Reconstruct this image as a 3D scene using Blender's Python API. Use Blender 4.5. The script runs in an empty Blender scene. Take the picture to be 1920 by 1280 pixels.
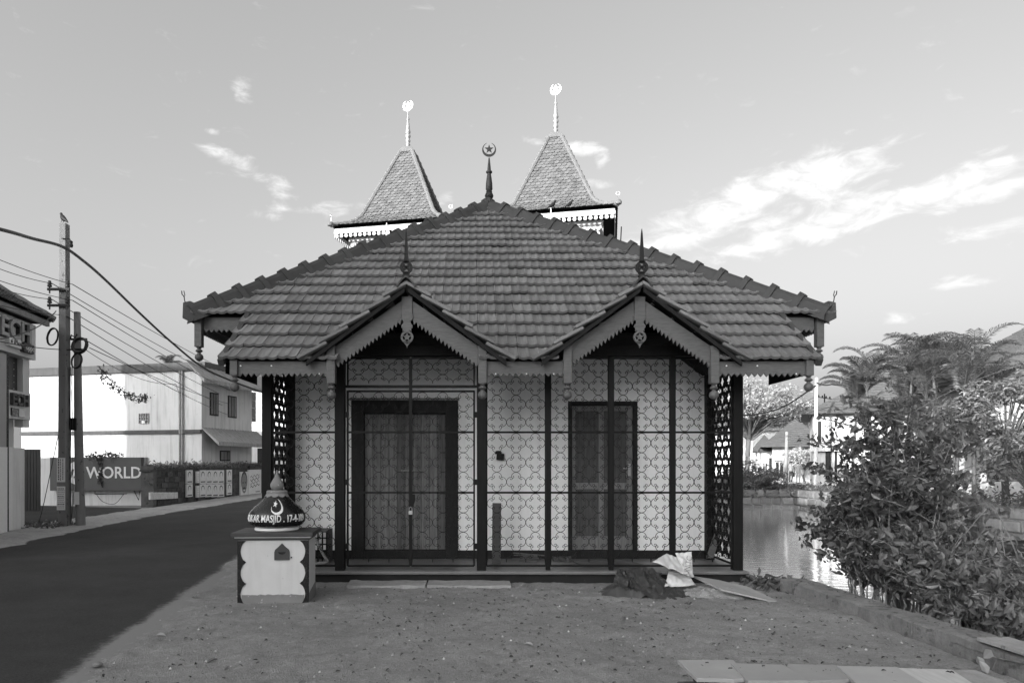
import bpy, bmesh, math, random
import numpy as np
from mathutils import Vector, Matrix, Euler, noise as mn

random.seed(11)
rng = np.random.default_rng(7)
R = math.radians
S = bpy.context.scene
COL = S.collection

# ------------------------------------------------------------------ camera
CAMH, FPX, PX0, PY0 = 1.6, 1280.0, 880.0, 868.0
cam_d = bpy.data.cameras.new('camera')
cam = bpy.data.objects.new('camera', cam_d); COL.objects.link(cam)
cam.location = (0, 0, CAMH); cam.rotation_euler = (R(90), 0, 0)
cam_d.sensor_width = 36; cam_d.lens = 36 * FPX / 1920
cam_d.shift_x = (960 - PX0) / 1920; cam_d.shift_y = (PY0 - 640) / 1920
cam_d.clip_start = 0.05; cam_d.clip_end = 3000
S.camera = cam

# ------------------------------------------------------------------ sun and sky
SUN_AZ, SUN_EL = R(40), R(14.5)          # the sun stands behind the camera, to its left
to_sun = Vector((-math.sin(SUN_AZ) * math.cos(SUN_EL), -math.cos(SUN_AZ) * math.cos(SUN_EL), math.sin(SUN_EL)))
sd = bpy.data.lights.new('sun', 'SUN'); sd.energy = 3.6; sd.angle = R(0.5); sd.color = (1, 1, 1)
so = bpy.data.objects.new('sun', sd); COL.objects.link(so)
so.rotation_euler = to_sun.to_track_quat('Z', 'Y').to_euler(); so.location = (-30, -40, 40)

W = bpy.data.worlds.new('World'); S.world = W; W.use_nodes = True
nt = W.node_tree; nt.nodes.clear()
def N(t, ty, **kw):
    n = t.nodes.new(ty)
    for k, v in kw.items(): setattr(n, k, v)
    return n
def setin(t, n, i, v):
    if hasattr(v, 'is_linked') or hasattr(v, 'links'): t.links.new(v, n.inputs[i])
    else: n.inputs[i].default_value = v
def math_n(t, op, a, b=None, c=None, clamp=False):
    n = N(t, 'ShaderNodeMath', operation=op, use_clamp=clamp)
    setin(t, n, 0, a)
    if b is not None: setin(t, n, 1, b)
    if c is not None: setin(t, n, 2, c)
    return n.outputs[0]
sky = N(nt, 'ShaderNodeTexSky', sky_type='NISHITA', sun_disc=False)
sky.sun_elevation = SUN_EL; sky.sun_rotation = math.atan2(to_sun.x, to_sun.y)
sky.air_density = 1.0; sky.dust_density = 10.0; sky.ozone_density = 1.0
bw = N(nt, 'ShaderNodeRGBToBW'); nt.links.new(sky.outputs[0], bw.inputs[0])
tc = N(nt, 'ShaderNodeTexCoord'); sx = N(nt, 'ShaderNodeSeparateXYZ'); nt.links.new(tc.outputs['Generated'], sx.inputs[0])
az = math_n(nt, 'ARCTAN2', sx.outputs[0], sx.outputs[1]); el = math_n(nt, 'ARCSINE', sx.outputs[2])
ae = N(nt, 'ShaderNodeCombineXYZ'); nt.links.new(az, ae.inputs[0]); nt.links.new(el, ae.inputs[1])
def dir_of(px, py):
    v = Vector(((px - PX0) / FPX, 1, (PY0 - py) / FPX)).normalized()
    return math.atan2(v.x, v.y), math.asin(v.z)
clouds = [(1420, 365, 270, 44, 12, 1), (1575, 322, 105, 40, 10, 1), (1600, 405, 420, 34, 9, 1), (1300, 440, 190, 28, 8, .8), (1480, 390, 260, 60, 10, .62),
          (1840, 365, 150, 22, 8, 1), (1870, 428, 120, 20, 8, .8), (1875, 303, 50, 14, 0, .8), (1795, 530, 75, 16, 4, .6),
          (1700, 596, 50, 12, 0, .35), (1775, 520, 30, 12, 0, .6), (430, 297, 62, 22, -14, .85), (515, 345, 46, 20, -22, .75), (455, 172, 26, 28, -30, .6),
          (510, 397, 44, 18, 10, .7), (620, 390, 70, 18, 3, .7), (832, 374, 24, 15, 20, .7), (1000, 265, 30, 12, -8, .8),
          (1095, 278, 56, 16, -12, .8), (1130, 298, 20, 24, 0, .8), (1130, 345, 36, 12, -8, .7), (395, 247, 20, 8, 0, .6)]
mask = None
for (px, py, hw, hh, rot, k) in clouds:
    a, e = dir_of(px, py); a1, _ = dir_of(px + hw, py); _, e1 = dir_of(px, py - hh)
    mp = N(nt, 'ShaderNodeMapping', vector_type='TEXTURE')
    nt.links.new(ae.outputs[0], mp.inputs[0])
    mp.inputs['Location'].default_value = (a, e, 0); mp.inputs['Rotation'].default_value = (0, 0, R(rot))
    mp.inputs['Scale'].default_value = (abs(a1 - a) * 1.25, abs(e1 - e) * 1.35, 1)
    ln = N(nt, 'ShaderNodeVectorMath', operation='LENGTH'); nt.links.new(mp.outputs[0], ln.inputs[0])
    mr = N(nt, 'ShaderNodeMapRange', interpolation_type='SMOOTHSTEP', clamp=True)
    nt.links.new(ln.outputs['Value'], mr.inputs[0])
    mr.inputs[1].default_value = 0.15; mr.inputs[2].default_value = 1.15; mr.inputs[3].default_value = k; mr.inputs[4].default_value = 0
    mask = mr.outputs[0] if mask is None else math_n(nt, 'MAXIMUM', mask, mr.outputs[0])
mp = N(nt, 'ShaderNodeMapping'); nt.links.new(ae.outputs[0], mp.inputs[0])
mp.inputs['Scale'].default_value = (13, 30, 1); mp.inputs['Rotation'].default_value = (0, 0, R(-8))
nz = N(nt, 'ShaderNodeTexNoise'); nt.links.new(mp.outputs[0], nz.inputs['Vector'])
nz.inputs['Scale'].default_value = 1.5; nz.inputs['Detail'].default_value = 11; nz.inputs['Roughness'].default_value = .63; nz.inputs['Distortion'].default_value = .5
n2 = N(nt, 'ShaderNodeTexNoise'); nt.links.new(ae.outputs[0], n2.inputs['Vector'])
n2.inputs['Scale'].default_value = 3.2; n2.inputs['Detail'].default_value = 2
wide = math_n(nt, 'MULTIPLY', math_n(nt, 'SUBTRACT', n2.outputs['Fac'], .62, clamp=True), 1.6)
mk = math_n(nt, 'MAXIMUM', mask, wide)
den = math_n(nt, 'ADD', nz.outputs['Fac'], math_n(nt, 'MULTIPLY', mk, .40))
cm = N(nt, 'ShaderNodeMapRange', interpolation_type='SMOOTHSTEP', clamp=True); nt.links.new(den, cm.inputs[0])
cm.inputs[1].default_value = .60; cm.inputs[2].default_value = 1.08
cden = math_n(nt, 'MULTIPLY', cm.outputs[0], .9)
SKYK = 0.115
# thin haze lifts the clear sky evenly; clouds are a brighter white
base = math_n(nt, 'ADD', math_n(nt, 'MULTIPLY', bw.outputs[0], 1.6), math_n(nt, 'MULTIPLY_ADD', math_n(nt, 'POWER', math_n(nt, 'SUBTRACT', 1, math_n(nt, 'MAXIMUM', sx.outputs[2], 0)), 4.5), 1.2, .5))
skyv = math_n(nt, 'ADD', math_n(nt, 'MULTIPLY', base, math_n(nt, 'SUBTRACT', 1, cden)), math_n(nt, 'MULTIPLY', cden, 5.6))
bg = N(nt, 'ShaderNodeBackground'); nt.links.new(skyv, bg.inputs[0]); bg.inputs[1].default_value = SKYK
ow = N(nt, 'ShaderNodeOutputWorld'); nt.links.new(bg.outputs[0], ow.inputs[0])

S.view_settings.view_transform = 'Standard'; S.view_settings.look = 'None'
S.view_settings.exposure = 0.98; S.view_settings.gamma = 1.0; S.view_settings.use_curve_mapping = False

# ------------------------------------------------------------------ helpers
def at(px, py, Y): return Vector(((px - PX0) * Y / FPX, Y, CAMH + (PY0 - py) * Y / FPX))
def gx(px, Y): return (px - PX0) * Y / FPX
def gz(py, Y): return CAMH + (PY0 - py) * Y / FPX
def gY(py, z=0.0): return (CAMH - z) * FPX / (py - PY0)

class MB:
    def __init__(s): s.v = []; s.f = []
    def add(s, vs, fs):
        b = len(s.v); s.v += [tuple(p) for p in vs]; s.f += [tuple(i + b for i in f) for f in fs]; return s
    def box(s, x0, x1, y0, y1, z0, z1):
        return s.add([(x0,y0,z0),(x1,y0,z0),(x1,y1,z0),(x0,y1,z0),(x0,y0,z1),(x1,y0,z1),(x1,y1,z1),(x0,y1,z1)],
                     [(0,3,2,1),(4,5,6,7),(0,1,5,4),(1,2,6,5),(2,3,7,6),(3,0,4,7)])
    def obox(s, M, sx, sy, sz):
        vs = [M @ Vector((a*sx/2, b*sy/2, c*sz/2)) for c in (-1,1) for a, b in ((-1,-1),(1,-1),(1,1),(-1,1))]
        return s.add(vs, [(0,3,2,1),(4,5,6,7),(0,1,5,4),(1,2,6,5),(2,3,7,6),(3,0,4,7)])
    def poly(s, pts): return s.add(pts, [tuple(range(len(pts)))])
    def prism(s, pts, d):
        n = len(pts); d = Vector(d); a = [Vector(p) for p in pts]; b = [p + d for p in a]
        return s.add(a + b, [tuple(range(n)), tuple(range(2*n-1, n-1, -1))] + [(i, i+n, (i+1) % n + n, (i+1) % n) for i in range(n)])
    def prism_xz(s, pts, y0, y1): return s.prism([(p[0], y0, p[1]) for p in pts], (0, y1 - y0, 0))
    def ring(s, c, r0, r1, y0, y1, n=24, a0=0, a1=2*math.pi):
        closed = abs(a1 - a0 - 2*math.pi) < 1e-6; m = n if closed else n + 1
        vs = []
        for i in range(m):
            a = a0 + (a1 - a0) * i / n
            for r, y in ((r0, y0), (r1, y0), (r1, y1), (r0, y1)): vs.append((c[0] + r*math.cos(a), y, c[1] + r*math.sin(a)))
        fs = []
        for i in range(n):
            j = (i + 1) % m
            for k in range(4): fs.append((i*4+k, i*4+(k+1) % 4, j*4+(k+1) % 4, j*4+k))
        if not closed: fs += [(0,3,2,1), tuple(n*4 + k for k in range(4))]
        return s.add(vs, fs)
    def tube(s, path, r, n=6, caps=True):
        P = [Vector(p) for p in path]; m = len(P); rs = r if isinstance(r, (list, tuple)) else [r] * m
        up = Vector((0, 0, 1)); vs = []
        for i, p in enumerate(P):
            t = (P[min(i+1, m-1)] - P[max(i-1, 0)]).normalized()
            u = t.cross(up)
            if u.length < 1e-3: u = t.cross(Vector((0, 1, 0)))
            u.normalize(); w = t.cross(u)
            for k in range(n):
                a = 2*math.pi*k/n; vs.append(p + u*math.cos(a)*rs[i] + w*math.sin(a)*rs[i])
        fs = [(i*n+k, (i+1)*n+k, (i+1)*n+(k+1) % n, i*n+(k+1) % n) for i in range(m-1) for k in range(n)]
        if caps: fs += [tuple(range(n)), tuple(reversed(range((m-1)*n, m*n)))]
        return s.add(vs, fs)
    def lathe(s, prof, c, n=20):
        vs = [(c[0] + r*math.cos(2*math.pi*k/n), c[1] + r*math.sin(2*math.pi*k/n), c[2] + z) for r, z in prof for k in range(n)]
        m = len(prof)
        fs = [(i*n+k, i*n+(k+1) % n, (i+1)*n+(k+1) % n, (i+1)*n+k) for i in range(m-1) for k in range(n)]
        fs += [tuple(reversed(range(n))), tuple(range((m-1)*n, m*n))]
        return s.add(vs, fs)
    def mesh(s, name, M=None):
        me = bpy.data.meshes.new(name)
        vs = s.v if M is None else [M @ Vector(p) for p in s.v]
        me.from_pydata([tuple(p) for p in vs], [], s.f); me.validate(); me.update()
        return me
    def build(s, name, mat, parent=None, smooth=None, bevel=0, M=None, fix=True):
        me = s.mesh(name, M)
        if fix:
            bm = bmesh.new(); bm.from_mesh(me); bmesh.ops.recalc_face_normals(bm, faces=bm.faces); bm.to_mesh(me); bm.free()
        return link(me, name, mat, parent, smooth, bevel)

def root_of(o):
    while o.parent: o = o.parent
    return o
def link(me, name, mat, parent=None, smooth=None, bevel=0):
    if mat is not None and not me.materials: me.materials.append(mat)
    o = bpy.data.objects.new(name, me); COL.objects.link(o)
    if parent is not None:
        o.parent = parent
        if parent.parent is None: o.location = -parent.location
    if smooth is not None:
        me.polygons.foreach_set('use_smooth', [True] * len(me.polygons))
        me.set_sharp_from_angle(angle=R(smooth))
    if bevel:
        b = o.modifiers.new('bevel', 'BEVEL'); b.width = bevel; b.segments = 2; b.limit_method = 'ANGLE'
    return o
def thing(name, loc, label, cat, group=None):
    o = bpy.data.objects.new(name, None); COL.objects.link(o); o.location = loc; o.empty_display_size = .1
    return tag(o, label, cat, group)
def tag(o, label=None, cat=None, group=None, kind=None):
    if label: o['label'] = label
    if cat: o['category'] = cat
    if group: o['group'] = group
    if kind: o['kind'] = kind
    return o
_tree_n = 0
def copy_tree(o, parent=None):
    c = o.copy(); COL.objects.link(c); c.parent = parent
    for ch in list(o.children): copy_tree(ch, c)
    return c

_mats = {}
def M_(name, v, rough=.8, var=.25, scale=6, bump=.15, bscale=40, metal=0, stretch=(1,1,1), rnd=0, island=0, streak=0, spec=.3, wave=None, spots=None, coat=0, bdist=.01, fine=None):
    """grey procedural material: base value v, low-frequency variation var, fine bump, optional per-object / per-island variation"""
    if name in _mats: return _mats[name]
    m = bpy.data.materials.new(name); m.use_nodes = True; t = m.node_tree; t.nodes.clear()
    out = N(t, 'ShaderNodeOutputMaterial'); p = N(t, 'ShaderNodeBsdfPrincipled'); t.links.new(p.outputs[0], out.inputs[0])
    p.inputs['Roughness'].default_value = rough; p.inputs['Metallic'].default_value = metal; p.inputs['Specular IOR Level'].default_value = spec
    if coat: p.inputs['Coat Weight'].default_value = coat
    c = N(t, 'ShaderNodeTexCoord'); mp = N(t, 'ShaderNodeMapping'); t.links.new(c.outputs['Object'], mp.inputs[0]); mp.inputs['Scale'].default_value = stretch
    n1 = N(t, 'ShaderNodeTexNoise'); t.links.new(mp.outputs[0], n1.inputs['Vector']); n1.inputs['Scale'].default_value = scale; n1.inputs['Detail'].default_value = 7; n1.inputs['Roughness'].default_value = .6
    f = math_n(t, 'MULTIPLY_ADD', math_n(t, 'SUBTRACT', n1.outputs['Fac'], .5), 2.6 * var, 1)
    if rnd:
        oi = N(t, 'ShaderNodeObjectInfo'); f = math_n(t, 'MULTIPLY', f, math_n(t, 'MULTIPLY_ADD', math_n(t, 'SUBTRACT', oi.outputs['Random'], .5), 2*rnd, 1))
    if island:
        g = N(t, 'ShaderNodeNewGeometry'); f = math_n(t, 'MULTIPLY', f, math_n(t, 'MULTIPLY_ADD', math_n(t, 'SUBTRACT', g.outputs['Random Per Island'], .5), 2*island, 1))
    if streak:
        ms = N(t, 'ShaderNodeMapping'); t.links.new(c.outputs['Object'], ms.inputs[0]); ms.inputs['Scale'].default_value = (5, 5, .35)
        n3 = N(t, 'ShaderNodeTexNoise'); t.links.new(ms.outputs[0], n3.inputs['Vector']); n3.inputs['Scale'].default_value = 1.3; n3.inputs['Detail'].default_value = 8; n3.inputs['Roughness'].default_value = .65
        mr = N(t, 'ShaderNodeMapRange', clamp=True); t.links.new(n3.outputs['Fac'], mr.inputs[0]); mr.inputs[1].default_value = .5; mr.inputs[2].default_value = .78; mr.inputs[3].default_value = 1; mr.inputs[4].default_value = 1 - streak
        f = math_n(t, 'MULTIPLY', f, mr.outputs[0])
    if spots:                       # (scale, threshold, value multiplier)
        n4 = N(t, 'ShaderNodeTexNoise'); t.links.new(c.outputs['Object'], n4.inputs['Vector']); n4.inputs['Scale'].default_value = spots[0]; n4.inputs['Detail'].default_value = 4
        mr = N(t, 'ShaderNodeMapRange', clamp=True); t.links.new(n4.outputs['Fac'], mr.inputs[0]); mr.inputs[1].default_value = spots[1]; mr.inputs[2].default_value = spots[1] + .05; mr.inputs[3].default_value = 1; mr.inputs[4].default_value = spots[2]
        f = math_n(t, 'MULTIPLY', f, mr.outputs[0])
    if fine:
        for fs_, fa_ in fine:
            n6 = N(t, 'ShaderNodeTexNoise'); t.links.new(c.outputs['Object'], n6.inputs['Vector']); n6.inputs['Scale'].default_value = fs_; n6.inputs['Detail'].default_value = 8; n6.inputs['Roughness'].default_value = .7
            f = math_n(t, 'MULTIPLY', f, math_n(t, 'MULTIPLY_ADD', math_n(t, 'SUBTRACT', n6.outputs['Fac'], .5), fa_*2.6, 1))
    val = math_n(t, 'MULTIPLY', f, v, clamp=True)
    t.links.new(val, p.inputs['Base Color'])
    if bump:
        n5 = N(t, 'ShaderNodeTexNoise'); t.links.new(mp.outputs[0], n5.inputs['Vector']); n5.inputs['Scale'].default_value = bscale; n5.inputs['Detail'].default_value = 6
        b = N(t, 'ShaderNodeBump'); b.inputs['Strength'].default_value = bump; b.inputs['Distance'].default_value = bdist
        t.links.new(n5.outputs['Fac'], b.inputs['Height']); t.links.new(b.outputs[0], p.inputs['Normal'])
        rr = math_n(t, 'MULTIPLY_ADD', math_n(t, 'SUBTRACT', n5.outputs['Fac'], .5), .25, rough, clamp=True); t.links.new(rr, p.inputs['Roughness'])
    _mats[name] = m; return m
def leaf_mat(name, v, isl=.6, trans=.35, rough=.45):
    if name in _mats: return _mats[name]
    m = bpy.data.materials.new(name); m.use_nodes = True; t = m.node_tree; t.nodes.clear()
    out = N(t, 'ShaderNodeOutputMaterial'); p = N(t, 'ShaderNodeBsdfPrincipled'); tr = N(t, 'ShaderNodeBsdfTranslucent'); mx = N(t, 'ShaderNodeMixShader')
    p.inputs['Roughness'].default_value = rough - .08; p.inputs['Specular IOR Level'].default_value = .6
    g = N(t, 'ShaderNodeNewGeometry')
    f = math_n(t, 'MULTIPLY_ADD', math_n(t, 'SUBTRACT', g.outputs['Random Per Island'], .5), 2*isl, 1)
    val = math_n(t, 'MULTIPLY', f, v)
    t.links.new(val, p.inputs['Base Color']); t.links.new(math_n(t, 'MULTIPLY', val, 1.1), tr.inputs[0])
    mx.inputs[0].default_value = trans
    t.links.new(p.outputs[0], mx.inputs[1]); t.links.new(tr.outputs[0], mx.inputs[2]); t.links.new(mx.outputs[0], out.inputs[0])
    _mats[name] = m; return m

m_tile = M_('roof tile clay', .145, .6, .22, 4, .3, 90, rnd=.22, island=.16, fine=((1.2, .14),), spots=(30, .70, .55))
m_tile2 = M_('old roof tile clay', .09, .8, .35, 3, .3, 60, island=.3)
m_cap = M_('ridge tile painted clay', .05, .55, .2, 6, .15, 60, rnd=.15, spots=(55, .74, 3.0), spec=.2)
m_wood = M_('oiled teak board', .088, .5, .4, 9, .2, 30, stretch=(1, 1, 7), spec=.3, rnd=.08)
m_woodh = M_('oiled teak board along', .088, .5, .4, 9, .2, 30, stretch=(1.2, 1, 9), spec=.3, rnd=.08)
m_dark = M_('dark stained timber', .010, .6, .35, 8, .15, 40, stretch=(4, 4, .6), spec=.12)
m_iron = M_('black painted iron', .008, .5, .2, 20, .1, 80, spec=.15)
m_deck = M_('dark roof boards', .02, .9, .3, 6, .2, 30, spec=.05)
m_wall = M_('lime plaster wall', .85, .9, .07, 1.6, .12, 60, streak=.12, spots=(9, .74, .85))
m_white = M_('white lime wash', .56, .9, .07, 1.2, .12, 50, streak=.3, spots=(13, .73, .75))
m_white2 = M_('grubby white plaster', .66, .9, .12, 1.5, .15, 40, streak=.35)
m_plinth = M_('dark painted plinth', .02, .7, .4, 4, .2, 40, spots=(22, .72, 3.0), spec=.12)
m_floor = M_('red oxide floor', .14, .45, .25, 3, .1, 40, spec=.35)
m_dirt = M_('sandy dirt', .265, .95, .26, 1.1, 1.0, 90, spots=(34, .66, .62), spec=.1, bdist=.025, fine=((.7, .16), (5, .3), (26, .3), (70, .5)))
m_asph = M_('asphalt', .052, .95, .3, .7, 1.0, 200, spec=.1, fine=((3, .15), (45, .35), (110, .7)), bdist=.006)
m_conc = M_('concrete', .27, .9, .35, 2.5, .6, 50, streak=.25, spots=(12, .66, .55), fine=((14, .2), (70, .2)))
m_concd = M_('old concrete pole', .17, .9, .35, 3, .4, 60, stretch=(1, 1, .3), spots=(9, .62, .5))
m_metal = M_('galvanised metal', .4, .4, .15, 10, .1, 50, metal=.8)
m_gold = M_('polished brass', .8, .5, .05, 10, .03, 60, metal=1)
m_paper = M_('pasted paper', .62, .9, .15, 7, .15, 60)
m_ink = M_('printing ink', .06, .8, .3, 20, 0)
m_ink2 = M_('grey printing ink', .2, .8, .3, 20, 0)
m_doorw = M_('teak door planks', .15, .5, .8, 5, .15, 30, stretch=(9, 9, .7), spec=.15, rnd=.35)
m_doorf = M_('dark door frame', .022, .6, .4, 6, .15, 30, stretch=(5, 5, .8), spec=.12)
m_box = M_('painted box plaster', .55, .85, .1, 4, .15, 40, streak=.15, spots=(20, .71, .7))
m_navy = M_('dark gloss paint', .012, .25, .25, 8, .05, 30, spec=.5)
m_lid = M_('dusty dark paint', .05, .55, .35, 6, .1, 40)
m_lett = M_('white sign paint', .72, .6, .08, 20, .05, 60)
m_sign = M_('grey sign panel', .10, .45, .15, 2, .05, 30)
m_stone = M_('dark laterite stone', .075, .95, .55, 4, .8, 22, rnd=.3, spots=(7, .6, .55), bdist=.03)
m_quay = M_('quay stone', .17, .95, .45, 3, .8, 18, rnd=.25, bdist=.03)
m_glass = M_('dim window glass', .02, .12, .2, 3, 0, spec=.6)
m_wood3 = M_('weathered plank', .10, .85, .4, 6, .3, 30, stretch=(1, 1, 6))
m_plas = M_('dusty dark plastic sheet', .045, .4, .45, 4, .25, 18, spec=.4)
m_sack = M_('woven white sack', .55, .8, .12, 6, .2, 120)
m_crow = M_('black feathers', .012, .6, .3, 20, .2, 60)
m_cable = M_('black cable', .012, .5, .1, 10, 0)
m_bark = M_('bark', .11, .95, .4, 8, .6, 30, stretch=(3, 3, 1))
m_leaf_a = leaf_mat('broad leaf', .085)
m_leaf_b = leaf_mat('shrub leaf', .12)
m_leaf_p = leaf_mat('palm leaflet', .11, .35, .3)
m_leaf_t = leaf_mat('pale tree leaf', .42, .3, .4)
m_leaf_g = leaf_mat('bank weed leaf', .14, .5)
m_dry = leaf_mat('dry leaf', .07, .9, .1, .8)
m_skin = M_('skin', .2, .6, .1, 8, .05, 40)
m_cloth1 = M_('pale cloth', .3, .9, .1, 8, .2, 60)
m_cloth2 = M_('dark cloth', .04, .9, .2, 8, .2, 60)

def text_geo(txt, size, depth=.01, bold=0.0, align='LEFT', sx=1.0):
    cu = bpy.data.curves.new('txt', 'FONT'); cu.body = txt; cu.size = size; cu.extrude = depth / 2; cu.offset = bold; cu.align_x = align; cu.resolution_u = 3
    o = bpy.data.objects.new('txt', cu); COL.objects.link(o)
    dg = bpy.context.evaluated_depsgraph_get(); me = bpy.data.meshes.new_from_object(o.evaluated_get(dg))
    vs = [Vector((v.co.x * sx, v.co.y, v.co.z)) for v in me.vertices]; fs = [tuple(p.vertices) for p in me.polygons]
    bpy.data.objects.remove(o); bpy.data.curves.remove(cu); bpy.data.meshes.remove(me)
    return vs, fs

def split_geo(vs, fs):
    par = list(range(len(vs)))
    def find(a):
        while par[a] != a: par[a] = par[par[a]]; a = par[a]
        return a
    key = {}
    for i, v in enumerate(vs):
        k = (round(v.x, 5), round(v.y, 5), round(v.z, 5))
        if k in key: par[find(i)] = find(key[k])
        else: key[k] = i
    for f in fs:
        for a in f[1:]: par[find(a)] = find(f[0])
    grp = {}
    for f in fs: grp.setdefault(find(f[0]), []).append(f)
    out = []
    for g in grp.values():
        ids = sorted({i for f in g for i in f}); mp_ = {j: i for i, j in enumerate(ids)}
        out.append(([vs[i] for i in ids], [tuple(mp_[i] for i in f) for f in g]))
    return out
def slice_geo(vs, fs, step=.012):
    bm = bmesh.new(); bv = [bm.verts.new(v) for v in vs]
    for f in fs:
        try: bm.faces.new([bv[i] for i in f])
        except ValueError: pass
    for ax in (0, 1):
        lo, hi = min(v[ax] for v in vs), max(v[ax] for v in vs); c = lo + step
        while c < hi:
            no = Vector((1, 0, 0)) if ax == 0 else Vector((0, 1, 0))
            bmesh.ops.bisect_plane(bm, geom=bm.verts[:] + bm.edges[:] + bm.faces[:], plane_co=no*c, plane_no=no); c += step
    bm.verts.index_update(); r_ = ([v.co.copy() for v in bm.verts], [[v.index for v in f.verts] for f in bm.faces]); bm.free(); return r_
def star_pts(c, r, k=.42, rot=0):
    return [(c[0] + (r if i % 2 == 0 else r*k) * math.sin(math.pi*i/5 + rot), c[1] + (r if i % 2 == 0 else r*k) * math.cos(math.pi*i/5 + rot)) for i in range(10)]
def crescent_pts(c, r, gap=.16, thick=.36, n=26):
    pts = []
    a0 = math.pi/2 + gap*math.pi; a1 = math.pi/2 - gap*math.pi + 2*math.pi
    for i in range(n + 1):
        a = a0 + (a1 - a0) * i / n; pts.append((c[0] + r*math.cos(a), c[1] + r*math.sin(a)))
    for i in range(n, -1, -1):
        a = a0 + (a1 - a0) * i / n; w = thick * r * (max(0, math.sin(math.pi * i / n)) ** .8) * (.55 + .45*math.sin(math.pi*i/n))
        pts.append((c[0] + (r-w)*math.cos(a), c[1] + (r-w)*math.sin(a)))
    return [p for i, p in enumerate(pts) if all((p[0]-q[0])**2 + (p[1]-q[1])**2 > 1e-10 for q in pts[:i])]
def fbm(x, y, s, o=4): return mn.fractal(Vector((x*s, y*s, 3.7)), 1.0, 2.0, o)
# ================================================================== SETTING
XB = 3.98           # edge of the near land along the canal
WZ = -0.9           # water level
XR, YF = 18.6, 39.0 # far-right bank and far bank
def rect(mb, x0, x1, y0, y1, z): mb.poly([(x0,y0,z),(x1,y0,z),(x1,y1,z),(x0,y1,z)])
g = MB()
rect(g, -700, XB, -300, YF, -.03); rect(g, -700, 900, YF, 1500, -.03)
rect(g, XR, 900, -60, YF, -.03); rect(g, XB, 900, -300, -60, -.03)
g.poly([(XB,-60,-.03),(XB,YF,-.03),(XB,YF,-3),(XB,-60,-3)]); g.poly([(XR,-60,-.03),(XR,YF,-.03),(XR,YF,-3),(XR,-60,-3)])
g.poly([(XB,YF,-.03),(XR,YF,-.03),(XR,YF,-3),(XB,YF,-3)]); rect(g, XB, XR, -60, YF, -3)
o = g.build('ground', m_dirt, fix=False); tag(o, kind='structure', label='sandy ground around the pavilion and along the canal')

w = MB(); rect(w, XB, XR, -60, YF, WZ)
mw = bpy.data.materials.new('canal water'); mw.use_nodes = True; t = mw.node_tree; p = t.nodes['Principled BSDF']
p.inputs['Base Color'].default_value = (.75, .75, .75, 1); p.inputs['Metallic'].default_value = .65; p.inputs['Roughness'].default_value = .03; p.inputs['Specular IOR Level'].default_value = .5; p.inputs['IOR'].default_value = 2.0
c = N(t, 'ShaderNodeTexCoord'); mp = N(t, 'ShaderNodeMapping'); t.links.new(c.outputs['Object'], mp.inputs[0]); mp.inputs['Scale'].default_value = (1.2, 2.2, 1)
n1 = N(t, 'ShaderNodeTexNoise'); t.links.new(mp.outputs[0], n1.inputs['Vector']); n1.inputs['Scale'].default_value = 2.4; n1.inputs['Detail'].default_value = 5
b = N(t, 'ShaderNodeBump'); b.inputs['Strength'].default_value = .3; b.inputs['Distance'].default_value = .02; t.links.new(n1.outputs['Fac'], b.inputs['Height']); t.links.new(b.outputs[0], p.inputs['Normal'])
o = w.build('water', mw, fix=False); tag(o, kind='structure', label='still canal water reflecting the sky')

# ---- road
def lerp_pts(pts, n):
    out = []
    for i in range(len(pts) - 1):
        for k in range(n): out.append(Vector(pts[i]).lerp(Vector(pts[i+1]), k / n))
    out.append(Vector(pts[-1])); return out
ROAD_R = [(-2.5,-30),(-2.85,0),(-3.07,5),(-3.41,7.5),(-3.83,10.7),(-4.6,15.5),(-4.9,20),(-5.2,30),(-6,70)]
ROAD_L = [(-8.2,-30),(-8.4,0),(-8.6,5),(-8.7,9),(-8.84,12.9),(-9.3,17.5),(-9.55,21),(-9.5,30),(-10.5,70)]
def road_x(tab, y):
    for (x0, y0), (x1, y1) in zip(tab, tab[1:]):
        if y0 <= y <= y1: return x0 + (x1 - x0) * (y - y0) / (y1 - y0)
    return tab[-1][0]
r = MB(); ys = [-30 + i * .8 for i in range(38)] + [.4 + i*.1 for i in range(300)] + [30.5 + i for i in range(40)]
k = 90; dust = []
def rpt(y, i):
    l, rr = road_x(ROAD_L, y) - .3, road_x(ROAD_R, y) + .6; u = i / k; return (l + (rr - l) * u, y, .05 * (1 - (2*u - 1) ** 2))
for y in ys:
    for i in range(k + 1):
        p_ = rpt(y, i); r.v.append(p_); dr = road_x(ROAD_R, y) - p_[0]; dl_ = p_[0] - road_x(ROAD_L, y)
        dust.append(max(math.exp(-max(0, dr + .12 + .06*fbm(p_[0]*.3, y, 1.3, 4))/.13), .9*math.exp(-max(0, dl_ + .2)/.2)) + .06*max(0, fbm(p_[0], y, .5, 3)))
r.f = [(j*(k+1)+i, j*(k+1)+i+1, (j+1)*(k+1)+i+1, (j+1)*(k+1)+i) for j in range(len(ys)-1) for i in range(k)]
o = r.build('road', m_asph, fix=False, smooth=60); tag(o, kind='structure', label='dark asphalt road curving past the pavilion')
at_ = o.data.attributes.new('dust', 'FLOAT', 'POINT'); at_.data.foreach_set('value', dust)
t = m_asph.node_tree; pr_ = [n for n in t.nodes if n.type == 'BSDF_PRINCIPLED'][0]; src = pr_.inputs['Base Color'].links[0].from_socket
an = N(t, 'ShaderNodeAttribute'); an.attribute_name = 'dust'; co_ = N(t, 'ShaderNodeTexCoord')
nn = N(t, 'ShaderNodeTexNoise'); t.links.new(co_.outputs['Object'], nn.inputs['Vector']); nn.inputs['Scale'].default_value = 14; nn.inputs['Detail'].default_value = 9; nn.inputs['Roughness'].default_value = .75
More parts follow.
